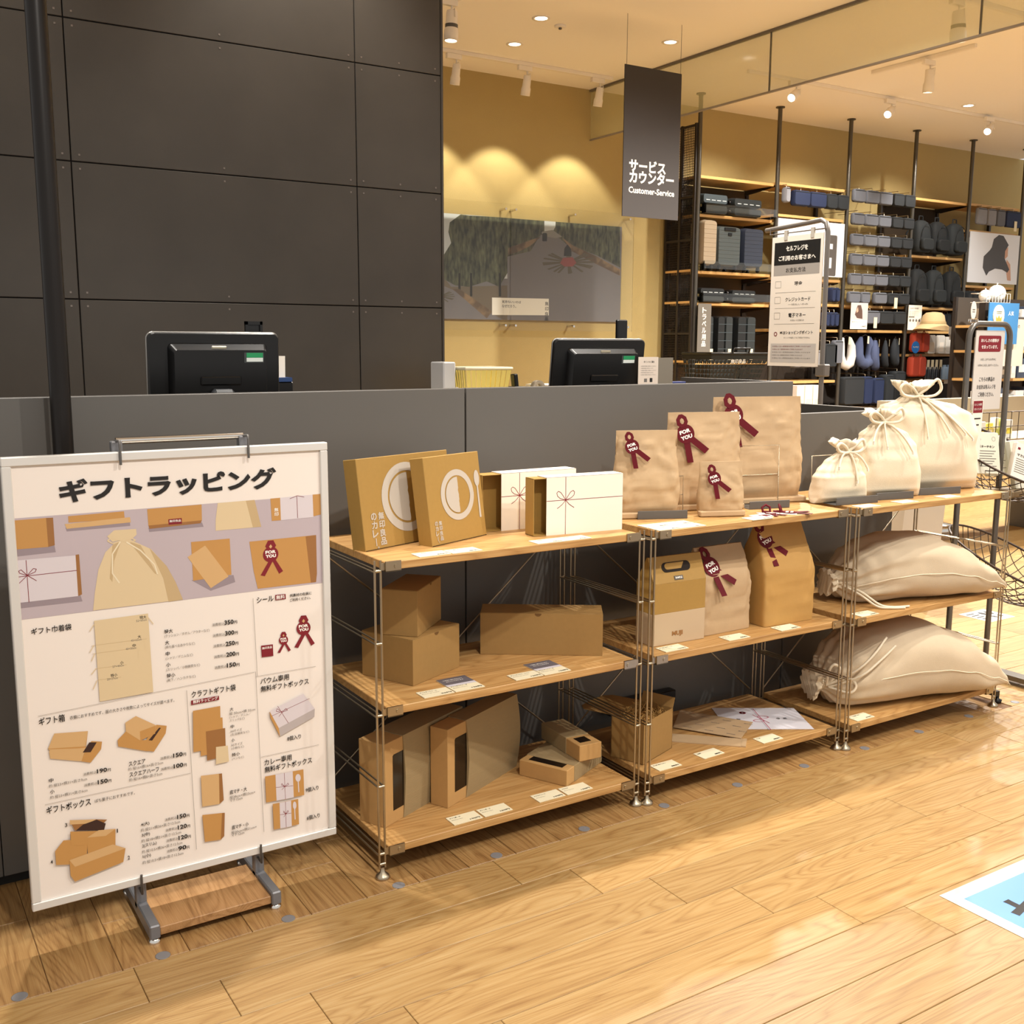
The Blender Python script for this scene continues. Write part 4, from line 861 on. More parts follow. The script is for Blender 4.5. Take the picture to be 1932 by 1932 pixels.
# stand behind and under the board
UXL, UXR = -.578, -.287; SBAR = mat('sign_stand_grey', '#77777a', .4, .3)
for x in (UXL, UXR):
    MB().cbox(x - .012, x + .012, SY + .018, SY + .042, .03, 1.155, .002).build('upright', SBAR, sb)
    MB().cbox(x - .012, x + .012, -.006, .28, .012, .046, .003).build('base_bar', SBAR, sb)
    MB().lathe([(.014, 0), (.014, .008), (.008, .012)], 16, c=(x, .006, 0)).build('foot', CHROME, sb); MB().lathe([(.014, 0), (.014, .008), (.008, .012)], 16, c=(x, .268, 0)).build('foot', CHROME, sb)
MB().cbox(UXL + .012, UXR - .012, .0, .19, .016, .036, .0015).build('plinth_board', OAKP, sb)
MB().tube([(UXL, SY + .03, 1.155), (UXR, SY + .03, 1.155)], .008, 10).build('top_bar', CHROME, sb)
for x in (UXL, UXR):
    MB().tube([(x, SY + .035, 1.155), (x, SY - .008, 1.158), (x, SY - .010, 1.15), (x, SY - .010, 1.105)], .003, 8).build('hook', GUNM, sb)
    MB().tube([(x - .004, SY + .03, .085), (x - .004, SY - .010, .082), (x - .004, SY - .010, .13)], .003, 8).build('hook', GUNM, sb)
# ------------------------------------------------------------------ things on the counter
def monitor(label, loc, rz, tilt, w=.39, h=.305, knob='plate'):
    o = thing('pos_monitor', label, 'monitor', mtx=T(loc) @ RZ(rz))
    q = RX(-tilt)
    def rr(x0, x1, z0, z1, r, n=6):
        pts = []
        for cx, cz, a in ((x1 - r, z1 - r, 0), (x0 + r, z1 - r, PI / 2), (x0 + r, z0 + r, PI), (x1 - r, z0 + r, 1.5 * PI)): pts += [(cx + r * math.cos(a + PI / 2 * k / n), cz + r * math.sin(a + PI / 2 * k / n)) for k in range(n + 1)]
        return pts
    a = rr(-w / 2, w / 2, -h, 0, .018); b = rr(-w / 2 + .003, w / 2 - .003, -h + .003, -.003, .018)
    MB().loft([[(x, .012, z) for x, z in b], [(x, .008, z) for x, z in a], [(x, -.010, z) for x, z in a], [(x, -.014, z) for x, z in b]][::-1], 0, False, True).build('bezel', BLACKP, o, mtx=q)
    MB().tube([(x, .002, z) for x, z in a], .0028, 6, closed=True).build('rim', mat('monitor_rim', '#9a9894', .3, .8), o, mtx=q)
    a = rr(-w * .36, w * .40, -h * .92, -.030, .014); b = rr(-w * .33, w * .37, -h * .86, -.048, .010)
    MB().loft([[(x, -.045, z) for x, z in b], [(x, -.014, z) for x, z in a]], 0, False, True).build('back_housing', BLACKP, o, mtx=q)
    MB().box(.075, .135, -.0465, -.045, -.085, -.055).build('label_backing', mat('label_clear', '#3a3d3d', .2), o, mtx=q)
    MB().box(.082, .132, -.0475, -.0464, -.070, -.056).build('green_label', mat('label_green', '#1f8a55', .5), o, mtx=q); MB().box(.082, .132, -.0475, -.0464, -.082, -.0705).build('white_label', mat('label_white', '#cfd6d2', .5), o, mtx=q)
    MB().cbox(-.022, .022, -.05, -.044, -.045, -.036, .002).build('lock', mat('lock_brass', '#b9b3a0', .3, .9), o, mtx=q)
    MB().cbox(-.055, .065, -.052, -.044, -.15, -.125, .003).build('hinge_plate', BLACKP, o, mtx=q)
    MB().cbox(-.028, .035, -.085, -.045, -.28, -.16, .008).build('neck', mat('grey_plastic', '#2b2d30', .4), o, mtx=q)
    MB().lathe([(.10, 0), (.10, .012), (.03, .02)], 24).build('base', BLACKP, o, loc=(.0, -.02, 1.011 - loc[2])); MB().tube([(.003, -.05, -.27), (.003, -.03, 1.02 - loc[2])], .02, 10).build('column', BLACKP, o)
    return o
monitor('black till monitor seen from behind, near the black pole', (-.146, .80, 1.404), 0, -.06)
monitor('black till monitor seen from behind, below the wall poster', (1.29, .82, 1.394), -.06, -.12, .40)
o = thing('card_reader', 'small black framed card reader rising behind the first monitor', 'card reader', (.0, .86, 1.01))
MB().box(-.03, -.022, 0, .012, 0, .43).box(.016, .024, 0, .012, 0, .43).box(-.03, .024, 0, .012, .42, .43).box(-.022, .016, .006, .010, .1, .42).build('frame', BLACKP, o); MB().box(-.05, .05, -.03, .05, 0, .02).build('base', BLACKP, o)
o = thing('customer_display', 'small black upright display behind the second monitor', 'display', (1.505, .95, 1.01)); MB().cbox(-.03, .02, 0, .018, .35, .46, .004).build('head', BLACKP, o); MB().box(-.01, .005, .004, .012, 0, .36).build('post', BLACKP, o); MB().box(-.05, .04, -.04, .05, 0, .015).build('base', BLACKP, o)
o = thing('card_terminal', 'black payment terminal with white leaflets beside the first monitor', 'terminal', (.06, .85, 1.01))
MB().cbox(0, .055, 0, .12, 0, .245, .004).build('body', BLACKP, o); MB().box(.004, .05, -.002, .06, .245, .258).build('keypad', mat('screen_blue', '#27406e', .3), o)
MB().box(.0, .034, .03, .034, .25, .325).build('leaflet', PAPER, o, rot=(0, .02, 0)); MB().box(.012, .046, .05, .053, .25, .308).build('leaflet', PAPER, o)
tag(MB().cbox(.118, .20, .78, .86, 1.011, 1.016, .001).build('receipt_pad', PAPER), 'thin white paper pad lying on the counter worktop', 'paper pad')
o = thing('counter_notice', 'printed notice sheet propped against a grey board on the counter', 'notice', (1.42, .75, 1.011))
MB().box(.0, .095, 0, .002, 0, .318).build('sheet', mat('pinkish_paper', '#d9cbbd', .7), o); MB().box(.09, .178, .012, .016, 0, .315).build('board', mat('notice_grey', '#7d7568', .6), o)
pr = Print(-.0004); pr.text('ポイントのご案内', .025, .296, .008, INK, x1=.075); 
for i in range(5): pr.text('お会計の前にお伝えください', .012, .282 - i * .008, .0045, GREYINK, x1=.084 - (i % 2) * .012, bold=0)
pr.rect(.028, .042, .225, .238, GREYINK); pr.rect(.055, .068, .225, .240, INK); pr.done('lettering', o)
tag(MB().cbox(1.60, 1.70, .80, .84, 1.011, 1.233, .002).build('blue_carton', mat('blue_card', '#24316a', .5)), 'small blue carton edge beside the grey notice board', 'carton')

# work bench behind the counter with a yellow basket and desk things
o = thing('back_bench', 'low work bench behind the counter against the partition end', 'table', (1.72, 2.0, 0))
MB().box(-.5, .55, 0, .6, .97, 1.0).build('top', mat('bench_top', '#b9a684', .6), o)
for x, y in ((-.47, .03), (.52, .03), (-.47, .57), (.52, .57)): MB().box(x - .02, x + .02, y - .02, y + .02, 0, .97).build('leg', GUNM, o)
YEL = mat('yellow_plastic', '#f0dc7c', .45)
o = thing('yellow_basket', 'pale yellow plastic basket with slotted sides on the bench', 'basket', (1.67, 2.35, 1.001))
n = 4
for (ax, ay, bx, by) in ((-1, -1, 1, -1), (1, -1, 1, 1), (1, 1, -1, 1), (-1, 1, -1, -1)):
    m = MB()
    for k in range(9):
        f0, f1 = k / 9 + .012, (k + 1) / 9 - .012
        for z0, z1 in ((.012, .25),):
            def pt(f, z, s=1.0):
                g = (.105 + .14 * .25 * z / .25); gx, gy = (.10 + .14 * z) , (.075 + .12 * z); return ((ax + (bx - ax) * f) * gx, (ay + (by - ay) * f) * gy, z)
            m.add([pt(f0, z0), pt(f1, z0), pt(f1, z1), pt(f0, z1)], [(0, 1, 2, 3)])
    m.build('slatted_side', YEL, o)
m = MB(); m.box(-.10, .10, -.075, .075, .008, .014); m.build('bottom', YEL, o)
rm = [( sx * (.10 + .14 * .25) + 0, sy * (.075 + .12 * .25), .252) for sx, sy in ((-1, -1), (1, -1), (1, 1), (-1, 1))]
MB().tube(rm, .008, 8, closed=True).build('rim', mat('yellow_rim', '#ddd3b4', .45), o); MB().tube([(-.095, -.07, .06), (.095, -.07, .06), (.095, .07, .06), (-.095, .07, .06)], .004, 6, closed=True).build('band', YEL, o)
o = thing('white_printer', 'white receipt printer at the end of the dark partition', 'printer', (1.44, 2.30, 1.001)); MB().cbox(0, .07, 0, .14, 0, .285, .006).build('body', mat('white_plastic', '#d8d9db', .4), o); MB().cbox(.07, .088, 0, .1, 0, .16, .004).build('paper_tray', MATS['white_plastic'], o); MB().box(.068, .074, .02, .1, .18, .27).build('side_panel', mat('panel_grey', '#8d9299', .4), o)
o = thing('hand_stapler', 'black stapler leaning upright beside the yellow basket', 'stapler', (1.855, 2.25, 1.001)); MB().cbox(-.012, .012, -.01, .03, 0, .225, .004).build('arm', BLACKP, o, rot=(0, -.12, 0)); MB().cbox(-.04, .03, -.02, .05, 0, .16, .004).build('base', BLACKP, o)
o = thing('tape_roll', 'roll of clear tape standing on the bench beside the stapler', 'tape', (1.945, 2.2, 1.001)); MB().box(-.04, .04, 0, .04, 0, .12).build('dispenser', mat('tape_body', '#6f6a66', .4), o)
rg = MB(); n = 20
rg.loft([[(r * math.cos(2 * PI * k / n), y, .155 + r * math.sin(2 * PI * k / n)) for k in range(n)] for r, y in ((.036, 0), (.036, .03), (.018, .03), (.018, 0), (.036, 0))], 0, True, False).build('roll', mat('tape_clear', '#b8b0a2', .2), o)
o = thing('paper_pile', 'loose white papers piled on the bench below the poster', 'paper', (2.10, 2.2, 1.001))
for k in range(4): MB().box(-.10, .10, 0, .2, k * .042, k * .042 + .04).build('ream', PAPER, o, rot=(0, 0, .06 * k - .1))

# black shopping basket on a stand beyond the counter
o = thing('basket_stand', 'dark stand carrying the tilted black shopping basket', 'stand', (4.12, 3.2, 0))
for x in (-.2, .2): MB().box(x - .015, x + .015, -.15, -.12, 0, 1.10).box(x - .015, x + .015, .12, .15, 0, 1.10).build('leg', GUNM, o)
MB().box(-.25, .25, -.17, .17, 1.09, 1.115).build('tray', BLACKP, o)
o = thing('shopping_basket', 'black plastic shopping basket with white lettering tilted on its stand', 'basket', mtx=T((3.90, 3.05, 1.118)) @ RZ(-.15))
bw, bd, bh = .40, .30, .20; sk = .05
def bp(u_, v_, z): return (u_ * bw + (z / bh) * (-.04 + .08 * u_) + z * .15, v_ * bd + (z / bh) * (-.03 + .06 * v_), z)
for (a, b) in (((0, 0), (1, 0)), ((1, 0), (1, 1)), ((1, 1), (0, 1)), ((0, 1), (0, 0))):
    m = MB(); N_ = 14
    for k in range(N_):
        for r in range(5):
            f0, f1, z0, z1 = (k + .12) / N_, (k + .88) / N_, bh * (r + .1) / 5 * .8, bh * (r + .8) / 5 * .8
            q = [bp(a[0] + (b[0] - a[0]) * f, a[1] + (b[1] - a[1]) * f, z) for f, z in ((f0, z0), (f1, z0), (f1, z1), (f0, z1))]; m.add(q, [(0, 1, 2, 3)])
    for z0, z1 in ((0, .01), (bh * .8, bh)): m.add([bp(a[0], a[1], z0), bp(b[0], b[1], z0), bp(b[0], b[1], z1), bp(a[0], a[1], z1)], [(0, 1, 2, 3)])
    m.build('slatted_side', mat('basket_black', '#22231f', .5), o)
MB().tube([bp(0, 0, bh), bp(1, 0, bh), bp(1, 1, bh), bp(0, 1, bh)], .008, 8, closed=True).build('rim', BLACKP, o)
MB().tube([bp(.35, 0, bh), bp(.36, -.02, bh + .035), bp(.62, -.02, bh + .035), bp(.63, 0, bh)], .007, 6).build('handle', BLACKP, o)
MB().add([bp(0, 0, .003), bp(1, 0, .003), bp(1, 1, .003), bp(0, 1, .003)], [(0, 1, 2, 3)]).build('bottom', MATS['basket_black'], o)
pr = Print(0); pr.text('無印良品', .13, .135, .03, WHITEINK, x1=.25); pr.done('lettering', o, mtx=T((.0, -.036, 0)) @ RX(.14))

# ------------------------------------------------------------------ wall poster behind clear sheets
PY = 6.975; KP = 3.864
def pq(a, b): v = at(820 + a / KP, 360 + b / KP, y=PY - .012); return (v.x, v.z)
def speck(name, ca, cb, sc, lo=.42, hi=.58, st=None):
    m = bpy.data.materials.new(name); m.use_nodes = True; N = m.node_tree.nodes; L = m.node_tree.links
    tc = N.new('ShaderNodeTexCoord'); mp = N.new('ShaderNodeMapping'); L.new(tc.outputs['Object'], mp.inputs[0])
    if st: mp.inputs['Scale'].default_value = st
    n_ = N.new('ShaderNodeTexNoise'); n_.inputs['Scale'].default_value = sc; n_.inputs['Detail'].default_value = 6; L.new(mp.outputs[0], n_.inputs['Vector'])
    cr = N.new('ShaderNodeValToRGB'); cr.color_ramp.elements[0].position = lo; cr.color_ramp.elements[0].color = lin(ca); cr.color_ramp.elements[1].position = hi; cr.color_ramp.elements[1].color = lin(cb); L.new(n_.outputs['Fac'], cr.inputs[0])
    L.new(cr.outputs[0], N['Principled BSDF'].inputs['Base Color']); N['Principled BSDF'].inputs['Roughness'].default_value = .6; return m
o = thing('road_poster', 'wide photo poster of a tree-lined road on the ochre wall', 'poster', (0, 0, 0))
x0, zt = pq(-700, 60); x1, zb = pq(1352, 958); zt = pq(300, 180)[1]; zb = pq(1000, 950)[1]
MB().box(x0, x1, PY - .012, PY, zb, zt).build('board', mat('poster_road', '#767276', .6, 0, .06, 6), o)
P = Print(PY - .0125, .00002)
SKY = mat('poster_sky', '#c9d0d6', .6); TREE = speck('poster_trees', '#1c1d15', '#686b50', 16, .32, .72, (2.2, 1, .7)); TREE2 = speck('poster_trees_far', '#33342a', '#70705a', 16, .35, .7, (2.2, 1, .7)); VERGE = speck('poster_verge', '#5b4a3a', '#8d7355', 8)
def pp(pts, m): P.up(2); P.poly([pq(*q) for q in pts], m)
def clampz(pts): return pts
pp([(-700, 20), (530, 178), (530, 640), (-700, 640)], SKY)
pp([(530, 480), (700, 440), (770, 320), (880, 320), (960, 390), (1180, 470), (1352, 560), (1352, 240), (530, 195)], TREE2)
pp([(800, 212), (882, 216), (880, 262), (860, 300), (800, 300)], SKY)
pp([(770, 300), (860, 285), (930, 335), (880, 345), (800, 330)], mat('poster_haze', '#8b8a86', .6))
pp([(535, 198), (700, 206), (790, 212), (798, 262), (770, 330), (690, 360), (535, 415)], TREE); pp([(885, 218), (1120, 230), (1352, 250), (1352, 545), (1180, 470), (1010, 395), (940, 345), (900, 300)], TREE)
pp([(-700, 700), (60, 620), (120, 700), (530, 690), (530, 960), (-700, 900)], mat('poster_field', '#6d6152', .6, 0, .08, 6))
pp([(100, 300), (110, 230), (190, 172), (250, 180), (370, 186), (450, 190), (530, 198), (530, 600), (470, 700), (380, 660), (250, 700), (150, 690), (60, 640), (58, 480), (90, 430), (120, 380)], TREE)
pp([(-700, 400), (-400, 250), (-100, 300), (58, 470), (60, 690), (-700, 700)], TREE)
for x in (180, 265, 475): pp([(x - 7, 600), (x + 7, 600), (x + 10, 770), (x - 8, 770)], mat('poster_trunk', '#1f1b17', .6))
pp([(60, 690), (130, 720), (330, 850), (500, 955), (60, 955)], MATS['poster_road']); pp([(130, 715), (180, 715), (420, 880), (380, 930)], VERGE)
pp([(535, 418), (690, 362), (775, 335), (700, 400), (620, 440), (535, 470)], VERGE); pp([(930, 342), (1010, 400), (1180, 478), (1352, 575), (1352, 620), (1150, 520), (1000, 440)], VERGE)
BLK = mat('poster_dark', '#2b2826', .6)
pp([(785, 318), (790, 308), (815, 308), (820, 318), (818, 368), (785, 368)], BLK)
P.up(2)
random.seed(4)
for cx, cy, s in ((975, 520, 1.0), (40, 770, .55)):
    for k in range(20):
        a = 2 * PI * (k + .3 * math.sin(k * 2.3)) / 20; L_ = 190 if abs(math.cos(a)) > .3 else 70; ex, ey = cx + math.cos(a) * L_ * s, cy + math.sin(a) * 85 * s; dx, dy = -math.sin(a) * 7 * s, math.cos(a) * 4.5 * s
        pp([(cx - dx, cy - dy), (cx + dx, cy + dy), (ex + dx * 1.3, ey + dy * 1.3), (ex - dx * 1.3, ey - dy * 1.3)], mat('poster_straw', '#5c5647', .6))
    pp([(cx - 62 * s, cy + 8 * s), (cx - 40 * s, cy - 32 * s), (cx + 30 * s, cy - 36 * s), (cx + 58 * s, cy + 5 * s), (cx + 30 * s, cy + 32 * s), (cx - 30 * s, cy + 32 * s)], mat('poster_red', '#8f4a48', .6))
    pp([(cx - 34 * s, cy - 45 * s), (cx - 30 * s, cy - 100 * s), (cx - 8 * s, cy - 130 * s), (cx + 18 * s, cy - 98 * s), (cx + 22 * s, cy - 45 * s)], BLK)
pp([(417, 778), (831, 787), (831, 908), (417, 905)], WHITEINK); P.up(3)
for t, a, b in (('気持ちいいのは', (490, 820), (628, 822)), ('なぜだろう。', (490, 852), (592, 852))): u_, v_ = pq(*a), pq(*b); P.text(t, u_[0], (u_[1] + v_[1]) / 2, abs(pq(a[0], a[1] - 22)[1] - u_[1]), INK, x1=v_[0])
u_ = pq(804, 808); P.column('無印良品', u_[0], u_[1], .042, INK, 1.25)
P.v = [(min(max(x, x0), x1), y, min(max(z, zb), zt)) for x, y, z in P.v]
P.done('print', o)
o = thing('acrylic_cover', 'clear acrylic sheets bolted over the wall poster', 'panel', (0, 0, 0))
ax = [pq(-700, 0)[0], pq(528, 0)[0], pq(1430, 0)[0]]; az0, az1 = pq(500, 1018)[1], pq(500, 100)[1]
def sheet_glass(name, tint, rough, ior):
    m = bpy.data.materials.new(name); m.use_nodes = True; N = m.node_tree.nodes; L = m.node_tree.links; N.remove(N['Principled BSDF'])
    t = N.new('ShaderNodeBsdfTransparent'); t.inputs[0].default_value = tint; g_ = N.new('ShaderNodeBsdfGlossy'); g_.inputs['Roughness'].default_value = rough
    f_ = N.new('ShaderNodeFresnel'); f_.inputs[0].default_value = ior; x_ = N.new('ShaderNodeMixShader'); L.new(f_.outputs[0], x_.inputs[0]); L.new(t.outputs[0], x_.inputs[1]); L.new(g_.outputs[0], x_.inputs[2]); L.new(x_.outputs[0], N['Material Output'].inputs[0]); return m
ACR = sheet_glass('acrylic_sheet', (.97, .97, .95, 1), .03, 1.35)
for a, b in zip(ax, ax[1:]):
    MB().box(a + .004, b - .004, PY - .085, PY - .08, az0, az1).build('clear_sheet', ACR, o)
    for x in (a + .06, (a + b) / 2, b - .06):
        for z in (az0 + .05, az1 - .05): MB().tube([(x, PY - .095, z), (x, PY + .02, z)], .012, 10).build('standoff', CHROME, o)

# ------------------------------------------------------------------ ceiling: tracks, spot lamps, downlights, hanging sign, glass barrier
def track(a, b, label):
    dx = abs(b[0] - a[0]) > abs(b[1] - a[1]); m = MB(); hw = .018
    x0_, x1_ = min(a[0], b[0]), max(a[0], b[0]); y0_, y1_ = min(a[1], b[1]), max(a[1], b[1])
    if dx: m.cbox(x0_, x1_, a[1] - hw, a[1] + hw, CEIL - .035, CEIL - .0005, .003)
    else: m.cbox(a[0] - hw, a[0] + hw, y0_, y1_, CEIL - .035, CEIL - .0005, .003)
    tag(m.build('lighting_track', LAMPW), label, 'light track', 'ceiling lighting tracks')
track((2.0, 6.45), (5.62, 6.45), 'white lighting track before the ochre wall carrying three downward spots')
track((6.53, 5.5), (12.6, 5.42), 'long white lighting track running over the luggage racks')
track((7.57, 3.77), (7.57, 4.885), 'short white lighting track carrying a single spot')
track((1.8, 5.13), (3.14, 5.13), 'white lighting track emerging from behind the dark partition')
track((6.1, 3.04), (9.0, 3.04), 'white lighting track close to the glass smoke barrier')
def lamp(label, x, y, aim, L_=.16, r=.045, fins=False, group='ceiling spot lamps'):
    o = thing('spot_lamp', label, 'lamp', (x, y, CEIL - .036), 0, group)
    MB().cbox(-.075, .075, -.02, .02, -.045, 0, .003).build('adapter', LAMPW, o)
    MB().tube([(.03, 0, -.045), (.03, 0, -.075)], .008, 8).build('stem', LAMPW, o)
    d = Vector(aim).normalized(); q = T((.03, 0, -.10)) @ d.to_track_quat('Z', 'Y').to_matrix().to_4x4()
    MB().tube([(-.0, -.05, -.0), (0, -.05, .06), (0, .05, .06), (0, .05, 0)], .004, 6).build('yoke', LAMPW, o, mtx=T((.03, 0, -.135)))
    b = MB().lathe([(r * .72, -.02), (r * .8, 0), (r * .86, L_ * .5), (r, L_ * .62), (r, L_), (r * .85, L_), (r * .8, L_ - .012)], 20, cap=False); b.add([(r * .72 * math.cos(2 * PI * k / 20), r * .72 * math.sin(2 * PI * k / 20), -.02) for k in range(20)], [tuple(range(19, -1, -1))]); h_ = b.build('housing', LAMPW, o, mtx=q)
    MB().lathe([(.0001, L_ - .010), (r * .84, L_ - .008)], 20, cap=False).build('lens', GLOW, h_)
    if fins: MB().lathe([(r * .9, L_ * .40), (r * .9, L_ * .58)], 20, cap=False).build('fin_ring', GUNM, h_)
    return o
for i, x in enumerate((3.82, 4.585, 5.44)):
    lamp(('white spot over the poster, partly at the partition edge', 'white spot over the poster, middle of the three', 'white spot over the poster, next to the glass barrier')[i], x, 6.45, (0, .25, -1))
    spot((x + .03, 6.50, CEIL - .31), (x + .03, 6.80, 2.3), 70, 84, .35, .03, (1, .93, .76))
for i, (x, y) in enumerate(((7.16, 5.49), (8.58, 5.47), (10.27, 5.44))):
    lamp('tilted white spot over the luggage racks, ' + ('nearest the glass barrier', 'middle of three', 'farthest along the track')[i], x, y, (-.7, -.25, -.45), .14)
    spot((x, y + .1, CEIL - .25), (x + .3, 6.9, 1.9), 120, 95, .6, .04)
lamp('white spot hanging alone on the short track', 7.57, 4.25, (.05, .1, -1), .18, .05)
lamp('white finned spot near the glass barrier, at the picture top', 6.27, 3.04, (.05, 0, -1), .2, .06, True)
lamp('white finned spot beside the dark partition, at the picture top', 3.04, 5.13, (-.05, 0, -1), .2, .055, True)
for i, (x, y) in enumerate(((4.184, 5.996), (3.963, 5.243), (5.294, 5.195), (9.674, 5.30))):
    o = thing('downlight', 'recessed glowing ceiling downlight ' + ('brightest above the poster', 'small, next to the smoke detector', 'beside the hanging sign wires', 'over the luggage racks')[i], 'ceiling light', (x, y, CEIL), 0, 'recessed downlights')
    MB().lathe([(.075, -.0005), (.075, -.006), (.055, -.006), (.05, -.001)], 24, cap=False).build('trim_ring', LAMPW, o); MB().lathe([(.0001, -.003), (.05, -.003)], 24, cap=False).build('lens', GLOW, o)
o = thing('smoke_detector', 'small round smoke detector on the ceiling', 'detector', (4.209, 5.325, CEIL)); MB().lathe([(.05, -.001), (.05, -.012), (.03, -.018)], 20).build('base', LAMPW, o); MB().lathe([(.014, -.018), (.014, -.03), (.004, -.034)], 12).build('sensor', GUNM, o)
# customer service sign
o = thing('hanging_sign', 'dark hanging sign marking the customer service counter', 'sign', (0, 4.76, 0))
SGN = mat('sign_brown', '#393432', .6)
MB().box(4.455, 5.055, -.004, .004, 2.424, 3.612).build('panel', SGN, o)
for x in (4.475, 5.045): MB().tube([(x, 0, 3.61), (x, 0, CEIL)], .002, 5).build('wire', GUNM, o)
def hs(px, py): v = at(px, py, y=4.755); return (v.x, v.z)
pr = Print(-.0045)
for t, a, b, h, bd_ in (('サービス', (1187, 323), (1256, 330), 24, .035), ('カウンター', (1187, 346), (1271, 351), 24, .035), ('Customer-Service', (1186, 364), (1272, 371), 12, .02)):
    u_, v_ = hs(*a), hs(*b); pr.text(t, u_[0], (u_[1] + v_[1]) / 2, abs(hs(a[0], a[1] - h)[1] - u_[1]), mat('sign_letters', '#f2eadc', .6), x1=v_[0], bold=bd_)
pr.done('lettering', o)
# glass smoke barrier
GLS = bpy.data.materials.new('barrier_glass'); GLS.use_nodes = True; b_ = GLS.node_tree.nodes['Principled BSDF']; b_.inputs['Base Color'].default_value = lin('#d5cf9f'); b_.inputs['Alpha'].default_value = .34; b_.inputs['Roughness'].default_value = .12
GX, GZ = 5.765, 3.504
gb = thing('smoke_barrier', 'hanging glass smoke barrier below the ceiling', 'glass barrier', (0, 0, 0))
ys = [2.13, 2.47, 4.45, 6.43, 7.0]
for a, b in zip(ys, ys[1:]): MB().box(GX - .004, GX + .004, a + .006, b - .006, GZ, CEIL - .001).build('pane', GLS, gb)
for y in ys[1:4]: MB().box(GX - .006, GX + .006, y - .006, y + .006, GZ, CEIL - .001).build('joint', GUNM, gb)
xs = [5.775, 7.75, 9.73, 11.7]
for a, b in zip(xs, xs[1:]): MB().box(a + .006, b - .006, 2.126, 2.134, GZ, CEIL - .001).build('pane', GLS, gb)
MB().box(GX - .012, GX + .012, 2.12, 7.0, GZ - .014, GZ).box(GX, 11.7, 2.118, 2.142, GZ - .014, GZ).build('bottom_rail', mat('rail_grey', '#8d8478', .5), gb)
MB().box(GX - .02, GX + .02, 2.11, 7.0, CEIL - .02, CEIL - .0008).build('top_channel', mat('rail_dark', '#6f675c', .5), gb)

# ------------------------------------------------------------------ self checkout sign on a stand
ST = 3.6
o = thing('payment_sign', 'white self checkout payment sign clipped to a grey tube stand', 'sign', (0, 0, 0))
def sq(px, py): v = at(px, py, x=ST); return (v.y, v.z)
GT = mat('grey_tube', '#7b7671', .4, .4)
MB().tube([(ST + .02, 2.30, 2.045), (ST + .02, 2.0, 2.06), (ST + .02, 1.88, 2.068), (ST + .02, 1.845, 2.05), (ST + .02, 1.83, 2.0), (ST + .02, 1.825, 1.0), (ST + .02, 1.825, .02)], .014, 10).build('tube_stand', GT, o)
MB().lathe([(.17, 0), (.17, .012), (.03, .02)], 28, c=(ST + .02, 1.825, 0)).build('base', GT, o); MB().cbox(ST, ST + .05, 1.79, 1.86, 1.2, 1.27, .006).build('clamp', GT, o)
MB().tube([(ST + .004, 2.25, 2.05), (ST + .004, 2.25, 2.015), (ST + .004, 1.83, 2.018)], .004, 6).build('hanger_wire', GT, o)
Y0_, Y1_, Z0_, Z1_ = 1.838, 2.225, 1.255, 1.997
MB().box(ST - .002, ST + .002, Y0_, Y1_, Z0_, Z1_).build('board', PAPER, o)
for y in (2.12, 1.92): MB().box(ST - .006, ST + .006, y - .012, y + .012, 1.975, 2.03).build('clip', mat('clear_clip', '#bdb8ae', .3), o)
# print in the board's own axes: u runs from the far edge to the near edge
def uq(px, py): v = sq(px, py); return (Y1_ - v[0], v[1])
pr = Print(-.0024, .00005); W_ = Y1_ - Y0_
BL = mat('print_black_panel', '#161616', .6); GR = mat('print_grey_panel', '#a7a29c', .6)
pr.rect(.02, W_ - .02, 1.835, 1.965, BL); pr.rect(.02, W_ - .02, 1.775, 1.835, GR); pr.rect(.02, W_ - .02, 1.275, 1.385, mat('print_pale_panel', '#c6c2bd', .6)); pr.up(2)
pr.text('セルフレジを', .11, 1.912, .030, WHITEINK, x1=.275, bold=.035); pr.text('ご利用のお客さまへ', .055, 1.858, .030, WHITEINK, x1=.335, bold=.035); pr.text('お支払方法', .115, 1.790, .028, INK, x1=.265, bold=.02)
for i, (t, s2, z) in enumerate((('現金', '', 1.715), ('クレジットカード', '一括払いのみ', 1.625), ('電子マネー', 'お支払いは全額のみ', 1.535), ('MUJIショッピングポイント', 'ポイントを指定してのご利用はできません', 1.435))):
    wt_ = (.06, .19, .13, .25)[i]; cx = .215 if i else .215
    pr.text(t, cx - wt_ / 2, z, .024, INK, x1=cx + wt_ / 2, bold=.02)
    if s2: pr.text(s2, cx - wt_ * .38, z - .022, .011, GREYINK, x1=cx + wt_ * .42, bold=0)
    if i < 3: pr.rect(.04, W_ - .04, z - .038, z - .0365, GREYINK); pr.line([(.038, z - .008), (.082, z - .008), (.082, z + .028), (.038, z + .028), (.038, z - .008)], .0015, GREYINK)
pr.ring(.055, 1.44, .008, .013, REDINK, 16)
for k in range(5): pr.text('お支払いは一部商品を除きご利用いただけます', .035, 1.365 - k * .017, .008, REDINK if k < 2 else GREYINK, x1=.33 - (k % 2) * .06, bold=0)
pr.done('lettering', o, mtx=T((ST, Y1_, 0)) @ RZ(-PI / 2))
